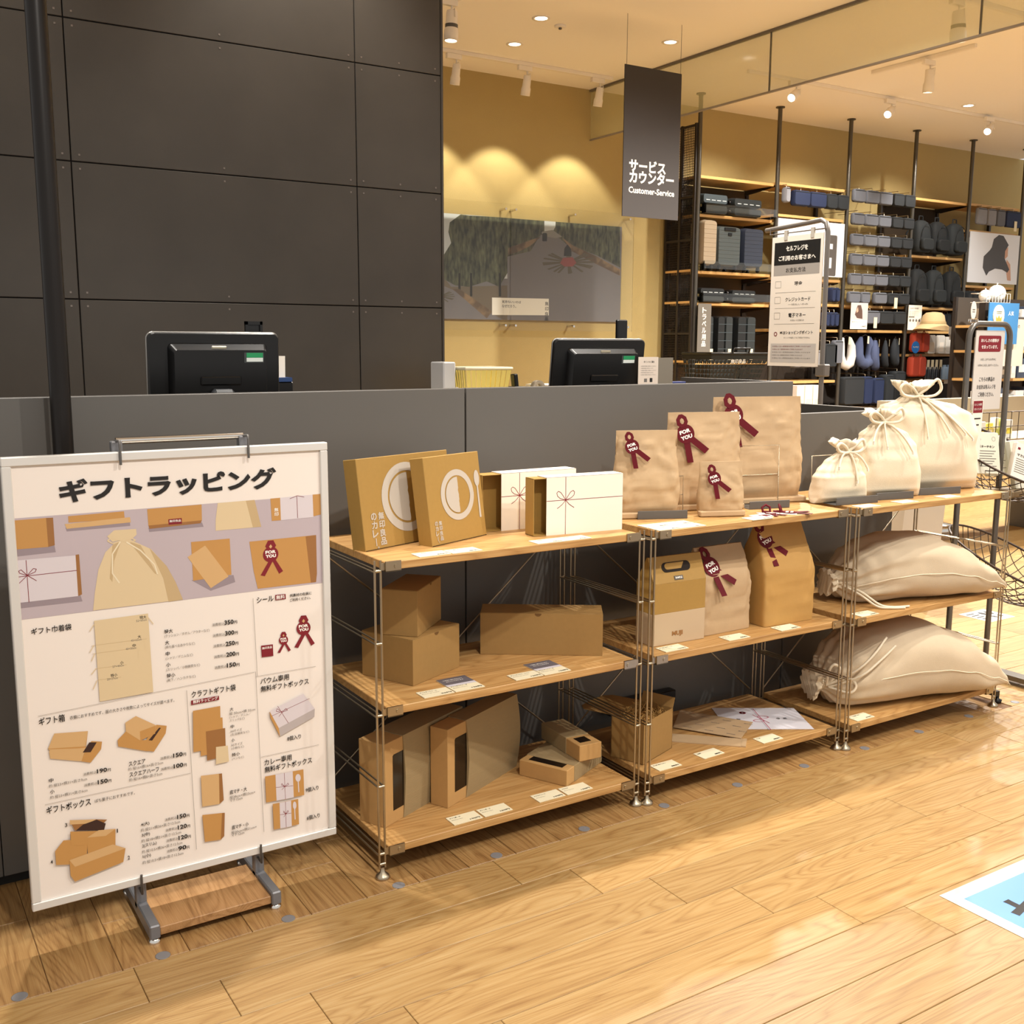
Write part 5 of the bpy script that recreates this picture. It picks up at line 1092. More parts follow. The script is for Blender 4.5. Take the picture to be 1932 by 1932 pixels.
# ------------------------------------------------------------------ luggage and bag racks along the back wall
RY_ = 6.48
rack = thing('display_rack', 'tall dark pole rack with wooden shelves along the ochre wall', 'rack', (0, 0, 0))
PX = [6.82, 7.995, 9.165, 10.36, 11.49, 12.65]
RP = mat('rack_pole', '#5a564f', .3, .7); SHW = mat('rack_shelf_wood', '#d2a667', .5, 0, .08, 12, stretch=(.2, 4, 4)); BRK = mat('rack_bracket', '#2c2520', .5)
for x in PX:
    MB().lathe([(.024, 0), (.024, CEIL - .012)], 14, c=(x, RY_, 0)).build('pole', RP, rack); MB().lathe([(.05, CEIL - .012), (.05, CEIL - .001)], 16, c=(x, RY_, 0)).build('pole_cap', RP, rack)
    MB().box(x - .02, x + .02, 6.94, 6.98, 0, 3.25).build('rear_post', BRK, rack)
def rsh(b, z, y0=6.50):
    MB().cbox(PX[b] + .03, PX[b + 1] - .03, y0, 6.93, z - .032, z, .003).build('shelf_board', SHW, rack)
    for x in (PX[b] + .035, PX[b + 1] - .05): MB().add([(x, y0 + .02, z - .034), (x + .012, y0 + .02, z - .034), (x + .012, 6.94, z - .09), (x, 6.94, z - .09), (x, y0 + .02, z - .044), (x + .012, y0 + .02, z - .044), (x + .012, 6.94, z - .034), (x, 6.94, z - .034)], [(0, 3, 2, 1), (4, 5, 6, 7), (0, 1, 5, 4), (1, 2, 6, 5), (2, 3, 7, 6), (3, 0, 4, 7)]).build('bracket', BRK, rack)
for b, zs in ((0, (3.176, 2.775, 2.175, 1.838, 1.195, .6)), (1, (3.2, 2.853, 2.152, 1.867, 1.566, .963, .55)), (2, (1.865, 1.568, .6)), (3, (3.21, 2.51, 1.871, 1.567, 1.273, .941, .5)), (4, (3.22, 2.885, 2.174, 1.877, 1.5, 1.1, .6))):
    for z in zs: rsh(b, z)
# mesh end panel of the rack
ep = thing('mesh_end_panel', 'dark wire mesh panel closing the rack end beside the poster wall', 'panel', (PX[0] - .03, 0, 0))
for y in (6.50, 6.72, 6.95): MB().box(-.015, .015, y - .015, y + .015, 0, 3.70).build('stile', BRK, ep)
for z in (.9, 1.195, 1.5, 1.838, 2.175, 2.5, 2.95, 3.68): MB().box(-.012, .012, 6.5, 6.95, z - .012, z + .012).build('rail', BRK if z not in (1.195, 1.838, 2.175) else SHW, ep)
m = MB()
for k in range(1, 18): m.box(-.003, .003, 6.5 + k * .025 - .002, 6.5 + k * .025 + .002, .3, 3.68)
for k in range(1, 130): m.box(-.003, .003, 6.5, 6.95, .3 + k * .026 - .002, .3 + k * .026 + .002)
m.build('wire_mesh', BRK, ep)
# added dark panels: their colour stands in for shade deep in the shelves
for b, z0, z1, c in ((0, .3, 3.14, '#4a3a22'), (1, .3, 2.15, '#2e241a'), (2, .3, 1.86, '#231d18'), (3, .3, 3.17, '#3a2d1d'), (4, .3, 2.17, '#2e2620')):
    MB().box(PX[b] + .03, PX[b + 1] - .03, 6.955, 6.965, z0, z1).build('back_panel', mat('rack_shade_' + 'abcde'[b], c, .8), rack)
tg = thing('aisle_tag', 'grey vertical tag naming the travel goods aisle on the rack pole', 'sign', (6.80, 6.40, 1.30)); MB().box(-.0, .19, 0, .006, 0, .52).build('panel', mat('tag_grey', '#6c675f', .6), tg); pr = Print(-.001); pr.column('トラベル用品', .06, .48, .06, WHITEINK, 1.2, .02); pr.done('lettering', tg)

def rrect(x0, x1, z0, z1, r, n=4):
    pts = []
    for cx, cz, a in ((x1 - r, z1 - r, 0), (x0 + r, z1 - r, PI / 2), (x0 + r, z0 + r, PI), (x1 - r, z0 + r, 1.5 * PI)): pts += [(cx + r * math.cos(a + PI / 2 * k / n), cz + r * math.sin(a + PI / 2 * k / n)) for k in range(n + 1)]
    return pts
def softbox(m, x0, x1, y0, y1, z0, z1, r, puff=.3):
    a = rrect(x0, x1, z0, z1, r); b = rrect(x0 + r * puff, x1 - r * puff, z0 + r * puff, z1 - r * puff, r * .8)
    d = (y1 - y0) * .18
    return m.loft([[(x, y0, z) for x, z in b], [(x, y0 + d, z) for x, z in a], [(x, y1 - d, z) for x, z in a], [(x, y1, z) for x, z in b]], 0, True, True)
CASE = {'beige': mat('case_beige', '#a09079', .4), 'grey': mat('case_grey_green', '#474e4e', .4), 'navy': mat('case_navy', '#2c3240', .4), 'dark': mat('case_charcoal', '#2c3031', .4), 'black': mat('case_black', '#1a1c1d', .42), 'slate': mat('case_slate', '#454f54', .4)}
def upright_case(label, x, z, w, h, d, c, handle=False, y=6.42):
    o = thing('suitcase', label, 'suitcase', (x, y, z + .06), 0, 'suitcases on the rack')
    softbox(MB(), 0, w, 0, d, 0, h, .045, .25).build('shell', CASE[c], o)
    for k in range(1, 10): MB().cbox(.014, w - .014, -.0022, .01, h * k / 10 - .0035, h * k / 10 + .0035, .001).build('ridge', CASE[c], o)
    for sx in (.05, w - .05):
        MB().lathe([(.022, -.012), (.026, 0), (.022, .012)], 12).build('wheel', BLACKP, o, mtx=T((sx, .03, -.033)) @ RY(PI / 2)); MB().box(sx - .012, sx + .012, .015, .045, -.03, .005).build('wheel_mount', BLACKP, o)
        MB().lathe([(.022, -.012), (.026, 0), (.022, .012)], 12).build('wheel', BLACKP, o, mtx=T((sx, d - .03, -.033)) @ RY(PI / 2))
    if handle: MB().cbox(w * .25, w * .75, -.012, .01, h - .05, h - .015, .004).build('handle_recess', BLACKP, o); MB().cbox(w * .42, w * .58, -.010, .0, h - .10, h - .07, .002).build('lock', BLACKP, o)
    return o
upright_case('pale beige ridged suitcase standing first on the rack', 6.86, 2.175, .20, .475, .22, 'beige')
upright_case('grey green ridged suitcase with a recessed handle, between beige and navy ones', 7.075, 2.175, .335, .42, .22, 'grey', True)
upright_case('navy ridged suitcase standing beside the grey green one', 7.46, 2.175, .30, .42, .22, 'navy')
def flat_case(label, x, z, w, h, c):
    o = thing('suitcase', label, 'suitcase', (x, 6.46, z + .0005), 0, 'suitcases on the rack')
    softbox(MB(), 0, w, 0, .42, 0, h * .48, .03).build('lower_shell', CASE['dark'], o); softbox(MB(), 0, w, 0, .42, h * .5, h, .03).build('upper_shell', CASE[c], o)
    for k in range(4): MB().box(w * (.12 + .22 * k), w * (.12 + .22 * k) + .055, -.003, .004, h * .66, h * .70).build('trim_dash', mat('pale_dash', '#c5ccce', .4), o)
    MB().lathe([(.02, -.012), (.028, 0), (.02, .012)], 12).build('wheel', BLACKP, o, mtx=T((-.025, .05, h * .72)) @ RY(PI / 2)); MB().lathe([(.02, -.012), (.028, 0), (.02, .012)], 12).build('wheel', BLACKP, o, mtx=T((-.025, .05, h * .25)) @ RY(PI / 2))
flat_case('slate suitcase lying flat on the upper rack shelf', 6.875, 2.775, .36, .215, 'slate'); flat_case('charcoal suitcase lying flat beside the slate one', 7.33, 2.775, .42, .20, 'dark')
flat_case('black suitcase lying flat on the lower shelf, next to the pole', 6.875, 1.838, .36, .16, 'black'); flat_case('black suitcase lying flat on the lower shelf, farther from the pole', 7.34, 1.838, .37, .15, 'black')
for i, (x, w) in enumerate(((6.90, .17), (7.13, .23), (7.43, .28))):
    o = thing('suitcase', 'black ridged suitcase standing side-on, ' + ('hidden by the aisle tag', 'middle of three', 'widest of three')[i], 'suitcase', (x, 6.44, 1.195 + .05), 0, 'side-on suitcases')
    softbox(MB(), 0, w * .48, 0, .36, 0, .45, .03).build('front_shell', CASE['black'], o); softbox(MB(), w * .52, w, 0, .36, 0, .45, .03).build('rear_shell', CASE['dark'], o)
    for k in (1, 2, 3, 4): MB().box(.01, w - .01, -.003, .004, .45 * k / 5 - .003, .45 * k / 5 + .003).build('ridge', CASE['slate'], o)
    for sx in (.03, w - .03): MB().lathe([(.02, -.01), (.024, 0), (.02, .01)], 10).build('wheel', BLACKP, o, mtx=T((sx, .04, -.026)) @ RY(PI / 2))
    MB().box(w * .7, w * .7 + .045, -.006, -.004, -.03, .09).build('price_tag', CREAM, o); 
# clear lips along the suitcase shelves
for i, z in enumerate((2.775, 2.175, 1.838)):
    tag(MB().box(PX[0] + .05, PX[1] - .06, 6.400, 6.405, z + .02, z + .10).box(PX[0] + .05, PX[0] + .056, 6.405, 6.5, z + .0, z + .10).box(PX[1] - .066, PX[1] - .06, 6.405, 6.5, z + .0, z + .10).build('shelf_guard', ACR), 'clear guard strip along the ' + ('upper', 'middle', 'lower')[i] + ' suitcase shelf', 'guard', 'clear shelf guards')

POUCH = {'g': mat('pouch_grey', '#62656d', .8, 0, .05, 40), 'd': mat('pouch_dark', '#26292c', .8, 0, .05, 40), 'n': mat('pouch_navy', '#1c2848', .75, 0, .08, 40), 'k': mat('pouch_black', '#22262a', .75, 0, .08, 40), 'l': mat('denim_grey', '#85868c', .8, 0, .06, 40)}
def pouch(name, label, cat, x, z, w, h, d, c, group, y=6.40, tagc=False):
    o = thing(name, label, cat, (x, y, z), 0, group)
    softbox(MB(), 0, w, 0, d, 0, h, min(.03, h * .3), .35).build('body', POUCH[c], o); MB().cbox(.01, w - .01, -.004, .006, h - .022, h - .014, .002).build('zipper', POUCH['d' if c == 'g' else 'k'], o)
    MB().tube([(w / 2, d / 2, h), (w / 2, d / 2, h + .03), (w / 2, 6.94 - y, h + .045)], .004, 5).build('hook', STEEL, o)
    if tagc: MB().box(w * .5, w * .5 + .06, -.008, -.006, -.05, .08).build('price_tag', CREAM, o)
    return o
rows = (3.06, 2.80, 2.56, 2.33, 2.10, 1.885); rn = ('top', 'second', 'third', 'fourth', 'fifth', 'lowest')
for r, z in enumerate(rows):
    for c, (x, w, k) in enumerate(((9.20, .20, 'g'), (9.42, .23, 'g'), (9.66, .23, 'g'), (9.91, .20, 'd'), (10.12, .20, 'd'))):
        if r == 5 and c == 1: w = .16
        pouch('pouch', ('grey', 'grey', 'grey', 'dark', 'dark')[c] + ' travel pouch in the %s row, %s from the first pole' % (rn[r], ('first', 'second', 'third', 'fourth', 'fifth')[c]), 'pouch', x, z, w, .135 if r else .15, .06, k, 'travel pouches on hooks', tagc=(r == 5 and c == 3))
for i, (x, w, k) in enumerate(((8.06, .08, 'l'), (8.20, .26, 'n'), (8.46, .27, 'n'), (8.74, .18, 'k'), (8.93, .18, 'k'))):
    pouch('wash_bag', ('pale grey', 'navy', 'brighter navy', 'black', 'black square')[i] + ' wash bag hanging over the white wall poster', 'bag', x, 2.95 + (.0 if i else .02), w, .17, .08, k, 'hanging wash bags')
for i, (x, w, k) in enumerate(((11.58, .20, 'l'), (11.80, .18, 'l'), (12.0, .18, 'g'), (12.2, .33, 'n'))):
    pouch('folding_bag', ('pale', 'pale grey', 'mid grey', 'navy')[i] + ' folding tote hanging above the hooded poster', 'bag', x, 2.95, w, .21, .05, k, 'hanging folding totes', tagc=i == 3)
# white wall posters in the rack bays
o = thing('rack_poster', 'white poster showing a hanging organiser behind the payment sign', 'poster', (0, 6.46, 0)); MB().box(8.02, 9.12, 0, .012, 2.18, 2.80).build('board', mat('poster_white', '#dfe2e8', .5), o)
pr = Print(-.001); pr.poly(rrect(8.82, 9.0, 2.16 + .03, 2.66, .02), mat('print_bag_grey', '#55504c', .6)); pr.up(2); pr.rect(8.84, 8.93, 2.5, 2.56, MATS['poster_white']); pr.rect(8.83, 8.92, 2.28, 2.40, MATS['poster_white']); pr.done('print', o)
o = thing('rack_poster', 'white poster showing a person in a dark hood seen from the side', 'poster', (0, 6.46, 0)); MB().box(11.535, 12.62, 0, .012, 2.21, 2.86).build('board', MATS['poster_white'], o)
HD = mat('print_hood', '#4a4849', .6); SK = mat('print_skin', '#c99e86', .6)
def q5_(a, b): v = at(1560 + a / 5.194, 320 + b / 5.194, y=6.455); return (v.x, v.z)
pr = Print(-.001); pr.poly([q5_(*q) for q in [(1765, 880), (1800, 930), (1805, 1090), (1770, 1085), (1755, 960)]], SK); pr.poly([q5_(*q) for q in [(1740, 790), (1780, 760), (1775, 850), (1745, 880)]], SK); pr.up(3)
pr.poly([q5_(*q) for q in [(1690, 640), (1735, 650), (1785, 740), (1750, 800), (1745, 870), (1790, 980), (1770, 1010), (1720, 980), (1650, 970), (1590, 1000), (1565, 1040), (1530, 960), (1540, 850), (1600, 790), (1620, 760), (1640, 680)]], HD); pr.done('print', o)

# backpacks
BPK = mat('backpack_black', '#15181a', .8, 0, .10, 30, .2, 40); BPK2 = mat('backpack_charcoal', '#202426', .8, 0, .10, 30, .2, 40)
def backpack(label, x, z, w, h, m_):
    o = thing('backpack', label, 'backpack', (x, 6.50, z), 0, 'backpacks on the rack')
    R = []
    for t, kw, kd in ((0, .86, .8), (.04, .97, .95), (.25, 1.0, 1.0), (.55, .97, .92), (.78, .90, .78), (.92, .72, .58), (.985, .42, .3), (1, .2, .12)): R.append([(w / 2 * kw * sup(math.cos(a), 3), .11 * kd * sup(math.sin(a), 3), t * h) for a in [2 * PI * k / 28 for k in range(28)]])
    MB().loft(R, 0, True, True).build('body', m_, o)
    P_ = MB(); softbox(P_, -w * .38, w * .38, -.145, -.08, h * .06, h * .42, .04); P_.build('front_pocket', m_, o)
    MB().tube([(-.04, 0, h * .97), (-.035, 0, h + .05), (.035, 0, h + .05), (.04, 0, h * .97)], .008, 6).build('top_handle', BPK, o)
    MB().tube([(w * .36 * math.cos(a), -.112 - .0, h * .45 + h * .42 * math.sin(a)) for a in [PI * k / 10 for k in range(11)]], .004, 5).build('zipper', BPK, o)
    for sx in (-1, 1): MB().tube([(sx * .07, .06, h * .9), (sx * w * .5, .09, h * .6), (sx * w * .46, .09, h * .12)], .012, 6).build('strap', BPK, o)
for i, x in enumerate((10.56, 10.88, 11.24)):
    backpack('charcoal backpack hanging on the upper row, ' + ('beside the dark pouches', 'middle of three', 'beside the hooded poster')[i], x, 2.54, .29, .40, BPK2 if i != 1 else BPK)
for i, x in enumerate((10.54, 10.88, 11.24)):
    backpack('black backpack hanging on the lower row, ' + ('beside the dark pouches', 'middle of three', 'next to the far pole')[i], x, 1.90, .29, .44, BPK if i != 1 else BPK2)

# neck pillows and hanging cushions
def neck(label, x, z, w, h, c, rz=0):
    o = thing('neck_pillow', label, 'cushion', (x, 6.50, z), rz, 'hanging neck pillows')
    pts = [(-w * .22, 0, h * .95), (-w * .32, -.0, h * .7), (-w * .34, 0, h * .4), (-w * .22, -.01, h * .17), (0, -.015, h * .11), (w * .22, -.01, h * .17), (w * .34, 0, h * .4), (w * .32, 0, h * .7), (w * .22, 0, h * .95)]
    MB().tube(pts, [w * .06, w * .16, w * .19, w * .19, w * .19, w * .19, w * .19, w * .16, w * .06], 14).build('tube', c, o)
    MB().tube([(-w * .2, 0, h * .96), (0, 0, h * 1.03), (w * .2, 0, h * .96)], .005, 5).build('strap', BRK, o); MB().box(-.015, .015, -.05, -.048, h * .75, h * .98).build('price_tag', CREAM, o)
NW, NB, ND = mat('pillow_white', '#cfcbc6', .9), mat('pillow_blue', '#485270', .9), mat('pillow_dark', '#23272c', .9)
neck('white neck pillow hanging first by the pole', 9.30, 1.09, .30, .40, NW); neck('slate blue neck pillow with open middle', 9.64, 1.11, .34, .39, NB); neck('slate blue neck pillow behind the open one', 9.83, 1.08, .28, .38, NB, .6); neck('dark neck pillow beside the blue ones', 10.02, 1.10, .22, .36, ND, .7); neck('dark neck pillow next to the second pole', 10.21, 1.12, .24, .36, ND, .5)
for i, (x, w, h, c) in enumerate(((9.20, .36, .34, 'd'), (9.56, .16, .34, 'n'), (9.75, .18, .32, 'n'), (9.96, .16, .36, 'k'), (10.14, .20, .40, 'k'))):
    pouch('travel_cushion', ('wide dark', 'narrow navy', 'navy', 'black', 'tall black')[i] + ' travel cushion hanging on the lowest hooks', 'cushion', x, .66, w, h, .14, c, 'hanging travel cushions')
for i, (x, w, c) in enumerate(((9.52, .26, 'g'), (9.78, .25, 'd'), (10.05, .22, 'd'))):
    pouch('half_cushion', ('rounded grey', 'rounded dark', 'square dark')[i] + ' cushion hanging below the pouch rows', 'cushion', x, 1.64, w, .16, .12, c, 'small hanging cushions', tagc=i == 0)
o = thing('cushion_notice', 'small notice with a portrait photo on the rack shelf edge', 'notice', (9.19, 6.36, 1.575)); MB().box(0, .30, 0, .004, 0, .31).build('sheet', PAPER, o); pr = Print(-.001); pr.rect(.005, .295, .11, .305, mat('photo_pale', '#c3bcbc', .6)); pr.up(3); pr.poly([(.11, .28), (.17, .285), (.20, .22), (.21, .12), (.11, .13), (.07, .17)], mat('photo_brown', '#5b463c', .6)); pr.poly([(.09, .22), (.12, .26), (.13, .21), (.10, .19)], SK); pr.text('首まわりにフィット', .02, .075, .02, GREYINK, x1=.24, bold=0); pr.text('1,990円', .19, .02, .022, INK, x1=.28); pr.done('lettering', o)
for i, (x, z) in enumerate(((9.0, 1.89), (9.08, 1.89), (9.0, 1.60), (9.08, 1.60), (8.92, 1.60))): pouch('eye_mask_roll', 'rolled blue travel blanket %s' % (('on the upper short shelf, nearer the sign', 'on the upper short shelf, at the pole', 'on the lower short shelf, nearer the sign', 'on the lower short shelf, at the pole', 'on the lower short shelf, behind the sign')[i]), 'blanket', x - .06, z, .07, .17, .12, 'n', 'rolled blankets', 6.44)
for i, x in enumerate((8.38, 8.52, 8.66)): o = thing('file_box', 'white card file box standing on the low rack shelf, ' + ('first', 'second', 'third')[i] + ' from the counter', 'box', (x, 6.40, .552), 0, 'white file boxes'); MB().cbox(0, .12, 0, .4, 0, .36, .004).build('body', PAPER, o); MB().box(.02, .10, -.002, 0, .08, .2).build('label_patch', CREAM, o)
for i, (x, w, k) in enumerate(((8.30, .14, 'g'), (8.47, .14, 'g'), (8.64, .15, 'l'), (8.84, .2, 'k'), (8.99, .15, 'g'))): pouch('packing_case', ('grey', 'grey second', 'pale', 'black', 'grey creased')[i] + ' packing case hanging under the payment sign', 'pouch', x, 1.12 if i < 4 else 1.16, w, .2 if i < 3 else .28, .08, k, 'packing cases')

# right-hand bays: hat, goods on shelves
o = thing('straw_hat', 'natural straw sun hat displayed before the shelves', 'hat', (10.60, 6.25, 1.575), .1)
HT = mat('straw', '#cbb083', .85, 0, .08, 80, .3, 300)
MB().loft([[(rx * math.cos(a), ry * math.sin(a), z + .015 * math.cos(a * 2) * (rx > .2)) for a in [2 * PI * k / 28 for k in range(28)]] for rx, ry, z in ((.29, .22, .0), (.24, .19, .035), (.165, .15, .075), (.155, .14, .11), (.14, .125, .18), (.10, .09, .215), (.02, .02, .225))], 0, True, True).build('crown_and_brim', HT, o)
MB().loft([[(rx * math.cos(a), ry * math.sin(a), z) for a in [2 * PI * k / 24 for k in range(24)]] for rx, ry, z in ((.168, .153, .077), (.16, .146, .105))], 0, True, False).build('hat_band', mat('straw_band', '#b39a6c', .85), o); MB().box(-.03, .05, -.235, -.232, -.06, .04).build('swing_tag', PAPER, o); MB().box(.0, .05, -.23, -.228, -.12, -.06).build('price_tag', PAPER, o); MB().lathe([(.09, -.006), (.09, .0), (.02, .01), (.015, .12)], 12).build('hat_stand', BRK, o)
o = thing('hat_notice', 'white notice sheet about packable goods beside the straw hat', 'notice', (10.33, 6.42, 1.575)); MB().box(0, .26, 0, .004, 0, .31).build('sheet', PAPER, o); pr = Print(-.001); pr.text('たためて便利な帽子', .02, .26, .02, INK, x1=.2)
for k in range(4): pr.text('軽くて持ち運びやすい', .02, .225 - k * .016, .009, GREYINK, x1=.2, bold=0); pr.poly(circ(.04 + k * .06, .12, .018, 12), GREYINK)
pr.rect(.01, .12, .17, .155, GREYINK); pr.done('lettering', o)
ORG = mat('orange_nylon', '#b8452f', .7)
def bagblob(name, label, cat, x, y, z, w, h, d, m_, group):
    o = thing(name, label, cat, (x, y, z), 0, group); softbox(MB(), -w / 2, w / 2, -d / 2, d / 2, 0, h, min(w, h) * .25, .4).build('body', m_, o); MB().tube([(-w * .2, 0, h * .98), (0, 0, h * 1.12), (w * .2, 0, h * .98)], .006, 5).build('loop', m_, o)
    return o
for i, (x, z) in enumerate(((10.50, 1.30), (10.66, 1.30), (10.48, .99), (10.62, .99))): bagblob('drawstring_pouch', 'orange red nylon pouch on the ' + ('upper shelf at the pole', 'upper shelf, second', 'lower shelf at the pole', 'lower shelf, second')[i], 'pouch', x, 6.42, z, .14, .24 if i < 2 else .25, .10, ORG, 'orange pouches')
CLP = mat('clear_pack', '#d6d3cc', .3); LBL = mat('light_blue_pack', '#8fb9d9', .4); LBT = mat('light_blue_bottle', '#8fa9c6', .4); DKB = mat('dark_bottle', '#2a2d33', .3)
for i, (x, w) in enumerate(((10.86, .16), (11.06, .13))): o = thing('clear_pouch', 'translucent vinyl pouch on the shelf, ' + ('larger', 'smaller')[i], 'pouch', (x, 6.44, 1.275), 0, 'clear pouches'); softbox(MB(), -w / 2, w / 2, 0, .05, 0, .24, .02).build('body', CLP, o); MB().box(-w * .3, w * .3, -.003, 0, .03, .15).build('insert', PAPER, o)
for i, (x, w, m_) in enumerate(((11.22, .16, CLP), (11.40, .18, PAPER), (11.60, .16, PAPER), (11.80, .16, PAPER))): o = thing('packaged_set', ('tilted clear', 'white and blue', 'white striped', 'white')[i] + ' packaged travel set on the shelf', 'package', (x, 6.43, 1.275), 0, 'packaged travel sets'); MB().cbox(-w / 2, w / 2, 0, .05, 0, .27 if i else .22, .004).build('pack', m_, o); MB().box(-w * .36, w * .36, -.002, 0, .03, .17).build('print_panel', LBL if i == 1 else CLP, o)
def bottle(label, x, z, h, r, m_, y=6.43, group='bottles on the rack'):
    o = thing('bottle', label, 'bottle', (x, y, z), 0, group); MB().lathe([(r * .95, 0), (r, .01), (r, h * .78), (r * .8, h * .86)], 14).build('body', m_, o); MB().lathe([(r * .55, h * .86), (r * .55, h)], 12).build('cap', BRK if m_ is DKB else m_, o)
for i in range(4): bottle('dark water bottle with white tag, %s in the row' % ('first', 'second', 'third', 'fourth')[i], 10.76 + .085 * i, .943, .20, .036, DKB); tag(MB().box(10.735 + .085 * i, 10.785 + .085 * i, 6.40, 6.402, 1.08, 1.20).build('bottle_tag', CREAM), 'cream tag over the %s dark bottle' % ('first', 'second', 'third', 'fourth')[i], 'tag', 'bottle tags')
bottle('light blue bottle beside the dark ones', 11.13, .943, .19, .045, LBT); bottle('second light blue bottle beside the carton', 11.23, .943, .19, .045, LBT); bottle('tall blue tube bottle', 11.45, .943, .25, .04, LBT); bottle('short blue bottle near the grey frame', 11.62, .943, .22, .05, LBT)
o = thing('kraft_carton', 'small kraft carton between blue bottles', 'carton', (11.30, 6.41, .943)); MB().cbox(0, .085, 0, .08, 0, .12, .002).build('body', KRAFT2, o); MB().box(.01, .075, -.002, 0, .03, .08).build('label_patch', CREAM, o)
for i, x in enumerate((10.62, 10.78, 11.10, 11.23, 11.36)): tag(MB().box(x, x + .08, 6.49, 6.493, .885, .94).build('shelf_label', PAPER), 'white shelf-edge price label, %s along the bottle shelf' % ('first', 'second', 'third', 'fourth', 'fifth')[i], 'price label', 'shelf edge labels')
BLT = mat('blue_tag', '#1f74c9', .5)
for i, (x, z) in enumerate(((10.42, 1.36), (10.40, .70))):
    o = thing('round_tag', 'round bright blue tag on the rack pole, ' + ('upper', 'lower')[i], 'tag', (x, 6.35, z), 0, 'round blue tags'); MB().plate(circ(0, 0, .075, 24), 0, .004).build('disc', BLT, o); pr = Print(-.001); pr.text('Re MUJI', -.05, -.012, .026, WHITEINK, x1=.05); pr.done('lettering', o)
for i, x in enumerate((10.47, 10.75)): pouch('flat_case', 'flat white case on the lowest visible shelf, ' + ('near the pole', 'farther from the pole')[i], 'case', x, .505, .24, .06, .2, 'l', 'flat white cases', 6.48)
for i, x in enumerate((11.58, 11.70, 11.80)): pouch('garment_case', 'dark garment case standing below the hooded poster, ' + ('first', 'second', 'third')[i], 'case', x, 1.88, .09, .22, .2, ('k', 'd', 'k')[i], 'garment cases', 6.46)
for i, x in enumerate((11.10, 11.20, 11.30)): pouch('umbrella_case', 'dark slim case hanging behind the straw hat, ' + ('first', 'second', 'third')[i], 'case', x, 1.60, .08, .2, .08, 'k', 'slim dark cases', 6.55)
# ------------------------------------------------------------------ tube stand with wire baskets beside the last shelf
bs = thing('basket_display_stand', 'grey tube display stand with two tilted wire baskets', 'display stand', (0, 0, 0))
TUB = mat('stand_tube', '#6f6b66', .32, .6); XA, XB, YS_ = 2.62, 2.885, .215
arc = [(XA, YS_, .02), (XA, YS_, 1.40)] + [(XA + .05 - .05 * math.cos(a), YS_, 1.405 + .055 * math.sin(a)) for a in [PI / 2 * k / 6 for k in range(1, 7)]] + [(XB - .05 + .05 * math.sin(a), YS_, 1.405 + .055 * math.cos(a)) for a in [PI / 2 * k / 6 for k in range(7)]] + [(XB, YS_, .02)]
MB().tube(arc, .0115, 12).build('tube_frame', TUB, bs)
MB().box(XA - .012, XA + .012, -.02, .46, .028, .048).build('foot_bar', BLACKM, bs); MB().box(XB - .012, XB + .05, .02, .46, .018, .038).build('foot_bar', TUB, bs); MB().box(XA, XB, .43, .455, .02, .042).build('rear_bar', TUB, bs)
MB().lathe([(.016, 0), (.018, .01), (.007, .014), (.007, .03)], 14, c=(XA + .014, -.01, 0)).build('foot_knob', BLACKP, bs)
def bowl(label, c, R, dep, tilt, yaw):
    o = thing('wire_basket', label, 'basket', mtx=T(c) @ RY(tilt) @ RX(yaw), group='wire baskets on the tube stand')
    rim = MB().tube([(R * math.cos(2 * PI * k / 36), R * math.sin(2 * PI * k / 36), 0) for k in range(36)], .005, 6, closed=True); rim.build('rim', WIRE, o)
    m = MB()
    def zz(r): return -dep * (1 - (r / R) ** 2.6)
    for k in range(-7, 8):
        u_ = k * R / 8; L_ = math.sqrt(R * R - u_ * u_); pa, pb = [], []
        for j in range(17):
            v_ = -L_ + 2 * L_ * j / 16; r = min(R, math.hypot(u_, v_)); pa.append((u_, v_, zz(r))); pb.append((v_, u_, zz(r)))
        m.tube(pa, .0021, 4); m.tube(pb, .0021, 4)
    m.build('wire_mesh', WIRE, o); return o
bowl('lower tilted round wire basket, empty', (3.0, .20, .490), .28, .165, .20, .40)
bowl('upper round wire basket holding cream food packs', (3.0, .26, .92), .27, .165, .10, .45)
PK = mat('cream_pack', '#d9d6c4', .5)
for i, (x, y, z, rz, w, h, tx) in enumerate(((2.775, .20, .865, -.25, .12, .17, 'バターチキン'), (2.88, .22, .85, -.25, .11, .165, 'グリーン'), (2.855, .12, .845, -.3, .085, .15, 'マカロニ'), (2.99, .15, .80, -.2, .16, .20, 'キーマ'))):
    o = thing('food_pack', 'cream food pack in the upper wire basket, ' + ('with emblem and title lines', 'half hidden behind the white one', 'bright white, leaning in front', 'wide, covered in small print')[i], 'food pack', mtx=T((x, y, z)) @ RZ(rz) @ RX(-.25) @ RY((.06, .0, .35, -.02)[i]), group='food packs in the wire basket')
    softbox(MB(), -w / 2, w / 2, -.012, .012, 0, h, .006, .3).build('pouch', PK if i != 2 else PAPER, o)
    pr = Print(-.0128); pr.rect(-w * .38, -w * .24, h * .80, h * .86, REDINK); pr.text(tx, -w * .36, h * .62, .011, INK, x1=w * .3, bold=.03)
    for k in range(7): pr.rect(-w * .36, w * (.34 - .08 * (k % 3)), h * (.54 - .06 * k), h * (.555 - .06 * k), GREYINK)
    if i == 0: pr.ring(w * .28, h * .84, .008, .009, GREYINK, 14)
    pr.done('lettering', o)
tag(MB().cbox(2.83, 2.95, .12, .24, .775, .80, .004).build('kraft_tray', mat('tray_brown', '#7d6a4e', .7)), 'brown card tray lying in the upper wire basket', 'tray')
sh = thing('expiry_notice', 'laminated notice sheet hanging inside the tube frame', 'notice', (0, YS_, 0))
MB().box(2.662, 2.848, -.002, .002, 1.125, 1.435).build('sheet', mat('laminated_paper', '#cfc8c0', .25), sh)
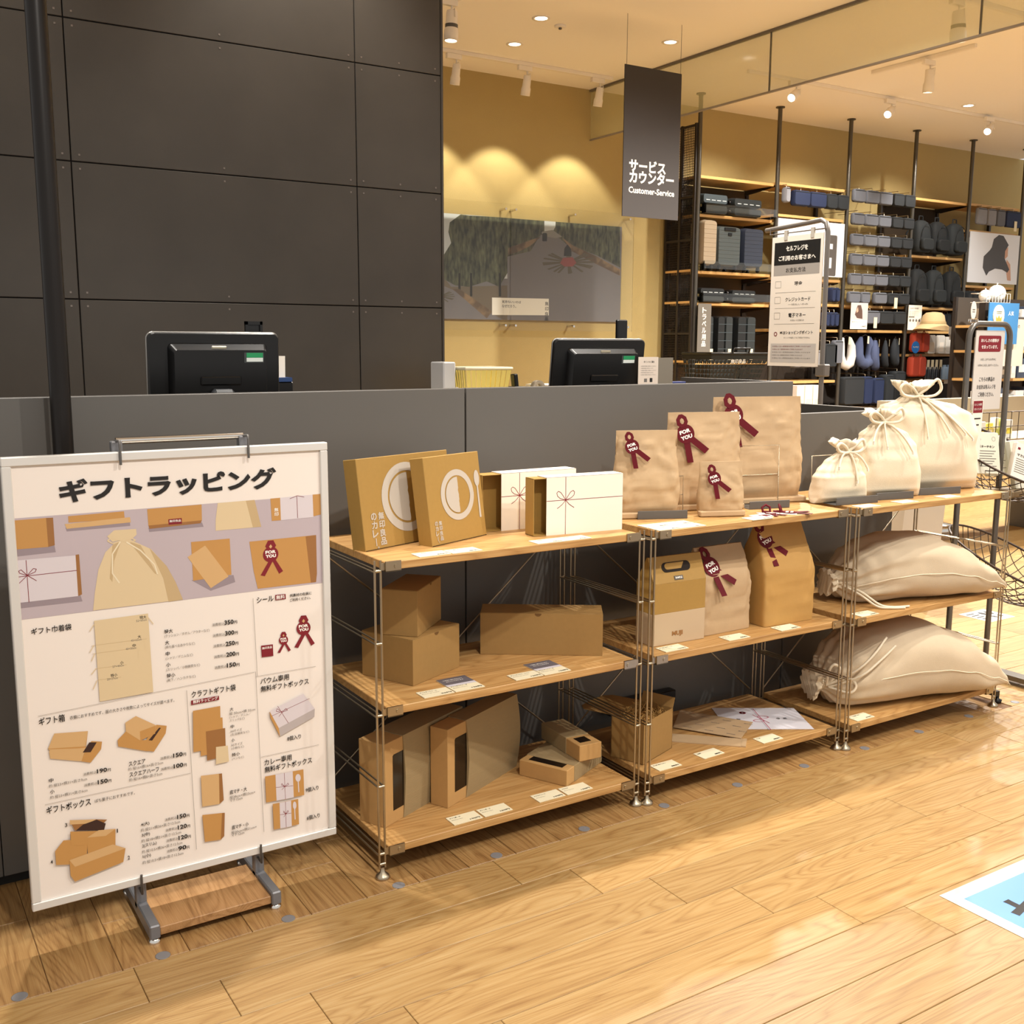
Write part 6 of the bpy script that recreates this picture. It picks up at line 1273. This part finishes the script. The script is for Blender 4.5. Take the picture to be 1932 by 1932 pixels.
pr = Print(-.0025); pr.poly(rrect(2.68, 2.825, 1.352, 1.415, .008), REDINK); pr.up(2)
pr.text('おいしさの期限が', 2.695, 1.389, .014, WHITEINK, x1=2.81, bold=.02); pr.text('せまっています。', 2.70, 1.364, .014, WHITEINK, x1=2.805, bold=.02)
pr.text('お召し上がりはお早めに', 2.70, 1.318, .009, INK, x1=2.80, bold=0); pr.text('お早めにお召しあがりください。', 2.685, 1.295, .009, INK, x1=2.82, bold=0)
for i, t in enumerate(('こちらの商品の', 'お会計は有人レジを', 'ご利用ください。')): pr.text(t, 2.70 - .012 * (i == 1), 1.236 - .03 * i, .018, INK, x1=2.80 + .01 * (i == 1), bold=.01)
pr.done('lettering', sh)
o = thing('strip_label', 'narrow white strip label with a wine red heading on the tube frame', 'label', (0, YS_ - .02, 0)); MB().box(2.648, 2.712, 0, .002, .93, 1.165).build('strip', PAPER, o)
pr = Print(-.0005); pr.rect(2.650, 2.708, 1.115, 1.162, REDINK); pr.up(2); pr.text('おいしさの期限', 2.655, 1.143, .009, WHITEINK, x1=2.703, bold=0); pr.text('せまっています', 2.655, 1.125, .009, WHITEINK, x1=2.703, bold=0); pr.rect(2.66, 2.70, 1.09, 1.095, INK); pr.rect(2.668, 2.692, 1.065, 1.07, INK); pr.done('lettering', o)
o = thing('oval_tag', 'small oval white tag clipped to the tube frame corner', 'tag', (2.635, YS_, 1.475)); MB().plate(circ(.0, .035, .017, 18, .035), -.002, .0).build('tag', PAPER, o); MB().cbox(-.02, .03, -.006, .006, -.012, .004, .002).build('clip', CLEAR, o); pr = Print(-.0025); pr.rect(-.008, .008, .036, .04, GREYINK); pr.rect(-.008, .008, .028, .031, GREYINK); pr.done('lettering', o)

# ------------------------------------------------------------------ farther aisle
o = thing('kiosk_pedestal', 'white tapering pedestal standing behind the last shelf unit', 'pedestal', (3.80, 1.32, 0), -.5)
MB().loft([[(-.10, -.1, 0), (.12, -.1, 0), (.12, .12, 0), (-.10, .12, 0)], [(-.07, -.12, .70), (.15, -.12, .70), (.15, .10, .70), (-.07, .10, .70)]], 0, False, True).build('body', mat('kiosk_white', '#cfc6b8', .5), o); MB().box(-.02, .16, -.125, .1, .70, .73).build('top_plate', MATS['kiosk_white'], o)
o = thing('barrier_post', 'chrome round-based post on the floor beyond the pedestal', 'post', (5.76, 2.58, 0)); MB().lathe([(.15, 0), (.155, .03), (.13, .06), (.04, .075), (.03, .08)], 28).build('base', CHROME, o); MB().lathe([(.02, .08), (.02, .82), (.03, .84)], 14).build('column', CHROME, o)
o = thing('floor_notice', 'white square floor notice with footprints beyond the wire baskets', 'floor sticker', (3.81, .825, .0005), .0); MB().box(-.10, .11, -.09, .09, 0, .0008).build('sheet', PAPER, o)
pr = Print(0)
for k in range(4): pr.rect(-.085, -.02, .05 - k * .03, .062 - k * .03, INK)
for sx in (.01, .055): pr.poly(circ(sx + .01, .03, .018, 14, .032), INK); pr.poly(circ(sx + .01, -.035, .014, 14, .02), INK)
pr.done('lettering', o, mtx=T((0, 0, .001)) @ RX(-PI / 2))
o = thing('floor_sheet', 'blue floor sheet taped down at the edge of the aisle', 'floor sticker', (1.155, -1.42, .0006)); MB().box(0, .9, 0, .595, 0, .0006).build('tape_border', mat('clear_tape', '#cdbfa8', .3), o); MB().box(.018, .88, .02, .575, .0006, .001).build('white_margin', PAPER, o); MB().box(.038, .86, .04, .552, .001, .0014).build('blue_panel', mat('sheet_blue', '#3f7fc4', .35), o)
pr = Print(0); pr.text('セルフレジ', .078, .375, .12, INK, x1=.70, bold=.04); pr.done('lettering', o, mtx=T((0, 0, .0017)) @ RX(-PI / 2))
# low display table with packets
o = thing('packet_table', 'beige display table with wire edge beyond the basket stand', 'table', (5.2, 2.0, 0)); BEI = mat('beige_board', '#a2947c', .7)
MB().box(-.25, 1.4, 0, .5, .68, .74).build('board', BEI, o); MB().box(-.25, 1.4, .42, .5, .74, 1.0).build('back_riser', BEI, o); MB().box(-.2, -.16, .05, .45, 0, .68).build('leg', GUNM, o); MB().box(1.3, 1.34, .05, .45, 0, .68).build('leg', GUNM, o)
m = MB(); 
for k in range(20): m.tube([(-.24 + k * .085, -.01, .74), (-.24 + k * .085, -.01, .93)], .003, 4)
m.tube([(-.25, -.01, .93), (1.4, -.01, .93)], .004, 4); m.tube([(-.25, -.01, .83), (1.4, -.01, .83)], .003, 4); m.build('wire_mesh', WIRE, o)
YP = [mat('packet_yellow', '#e6d95a', .5), mat('packet_cream', '#e6e2c4', .5), mat('packet_green', '#c9d36a', .5), mat('packet_white', '#e2e4de', .5)]
random.seed(21)
for k in range(12):
    x = 4.97 + k * .075; q = thing('packet', 'pale packet %s along the display table' % ('first second third fourth fifth sixth seventh eighth ninth tenth eleventh twelfth'.split()[k]), 'packet', (x, 2.06, .741), random.uniform(-.2, .2), 'packets on the display table'); softbox(MB(), -.033, .033, -.015, .02, 0, random.uniform(.11, .16), .006).build('pouch', YP[k % 4], q); MB().box(-.022, .022, -.0165, -.0155, .03, .07).build('label_patch', YP[(k + 1) % 4], q)
# goods gondola with hanging banner and blue sign
go = thing('goods_gondola', 'tall shelf end with hanging banner at the picture edge', 'shelf', (10.15, 5.15, 0))
for x in (.0, 1.5): MB().box(x - .02, x + .02, 0, .04, 0, 1.95).build('post', BRK, go); MB().box(x - .02, x + .02, .46, .5, 0, 1.95).build('post', BRK, go)
for z in (.35, .66, 1.0, 1.33, 1.62): MB().box(0, 1.5, 0, .48, z - .03, z).build('shelf_board', SHW, go)
MB().box(0, 1.5, .485, .495, .2, 1.95).build('back_panel', mat('gondola_back', '#4a423a', .8), go)
cs = [mat('goods_grey', '#8f8f8c', .5), mat('goods_white', '#d5d3ce', .5), mat('goods_navy', '#3c4658', .5)]
ord_ = 'first second third fourth fifth sixth seventh eighth'.split()
for r, z in enumerate((.35, .66, 1.0, 1.33, 1.62)):
    for k in range(7):
        q = thing('boxed_good', '%s boxed item on the %s gondola shelf' % (ord_[k], ('lowest', 'second', 'third', 'fourth', 'top')[r]), 'box', (10.22 + k * .2, 5.20, z + .001), 0, 'boxed goods on the gondola'); hh = .15 + .04 * ((k + r) % 3); MB().cbox(0, .16, 0, .2, 0, hh, .003).build('carton', cs[(k + r) % 3], q); MB().box(.02, .14, -.002, 0, hh * .3, hh * .7).build('label_patch', PAPER, q)
o = thing('hanging_banner', 'beige hanging banner sheet before the shelf end', 'banner', (9.88, 5.0, 0)); MB().box(.02, .70, 0, .004, 1.15, 1.70).build('sheet', mat('banner_beige', '#cbbfae', .6), o); MB().tube([(-.02, .002, 1.70), (.72, .002, 1.70)], .012, 8).build('rod', GUNM, o); MB().tube([(.0, .002, 1.70), (.0, .002, 0)], .012, 8).build('pole', GUNM, o); pr = Print(-.001); pr.text('肌に直接ふれるもの', .18, 1.58, .045, INK, x1=.60); pr.text('75', .08, 1.28, .06, INK); pr.done('lettering', o)
o = thing('blue_header', 'blue header board with a cream crown badge above the banner', 'sign', (9.80, 4.95, 0)); MB().box(.0, .56, .0, .01, 1.40, 1.86).build('board', mat('header_blue', '#3b76a8', .5), o); MB().plate(circ(.17, 1.72, .10, 24, .115), -.012, -.002).build('badge', mat('badge_cream', '#e2d3ae', .6), o); pr = Print(-.0125); GLD = mat('crown_gold', '#b98f3c', .5); pr.poly([(.12, 1.65), (.22, 1.65), (.225, 1.71), (.195, 1.685), (.17, 1.72), (.145, 1.685), (.115, 1.71)], GLD); pr.rect(.12, .22, 1.755, 1.762, INK); pr.rect(.125, .215, 1.738, 1.744, INK); pr.done('lettering', o); pr = Print(-.001); pr.text('人気', .36, 1.72, .05, WHITEINK); pr.done('lettering', o); MB().box(.2, .24, .012, .03, 0, 1.4).build('post', GUNM, o)
o = thing('wire_tray', 'white wire tray above the blue header', 'basket', (9.84, 5.02, 1.865)); m = MB()
for k in range(9): m.tube([(k * .055, 0, 0), (k * .055, 0, .10)], .003, 4).tube([(k * .055, 0, 0), (k * .055, .2, 0)], .003, 4)
m.tube([(0, 0, .1), (.44, 0, .1), (.44, .2, .1), (0, .2, .1)], .004, 4, closed=True); m.build('wire_mesh', PAPER, o); MB().box(.02, .28, .02, .10, -.5, -.005).build('support', BRK, o)
for i, (x, r) in enumerate(((.12, .07), (.33, .10))): q = thing('fluffy_sponge', ('small', 'large')[i] + ' white fluffy sponge in the wire tray', 'sponge', (9.84 + x, 5.12, 1.87 + r), 0, 'white sponges'); sp = MB(); sp.loft([[(r * math.sin(b) * math.cos(a) * (1 + .06 * math.sin(7 * a)), r * math.sin(b) * math.sin(a), -r * math.cos(b)) for a in [2 * PI * k / 18 for k in range(18)]] for b in [PI * (j + .05) / 9.1 for j in range(10)]], 0, True, True).build('puff', mat('fluffy_white', '#e9e9e4', .95), q); MB().tube([(0, 0, r * .95), (.01, 0, r * 1.2), (-.01, 0, r * 1.2), (0, 0, r * .95)], .004, 5).build('loop', PAPER, q)
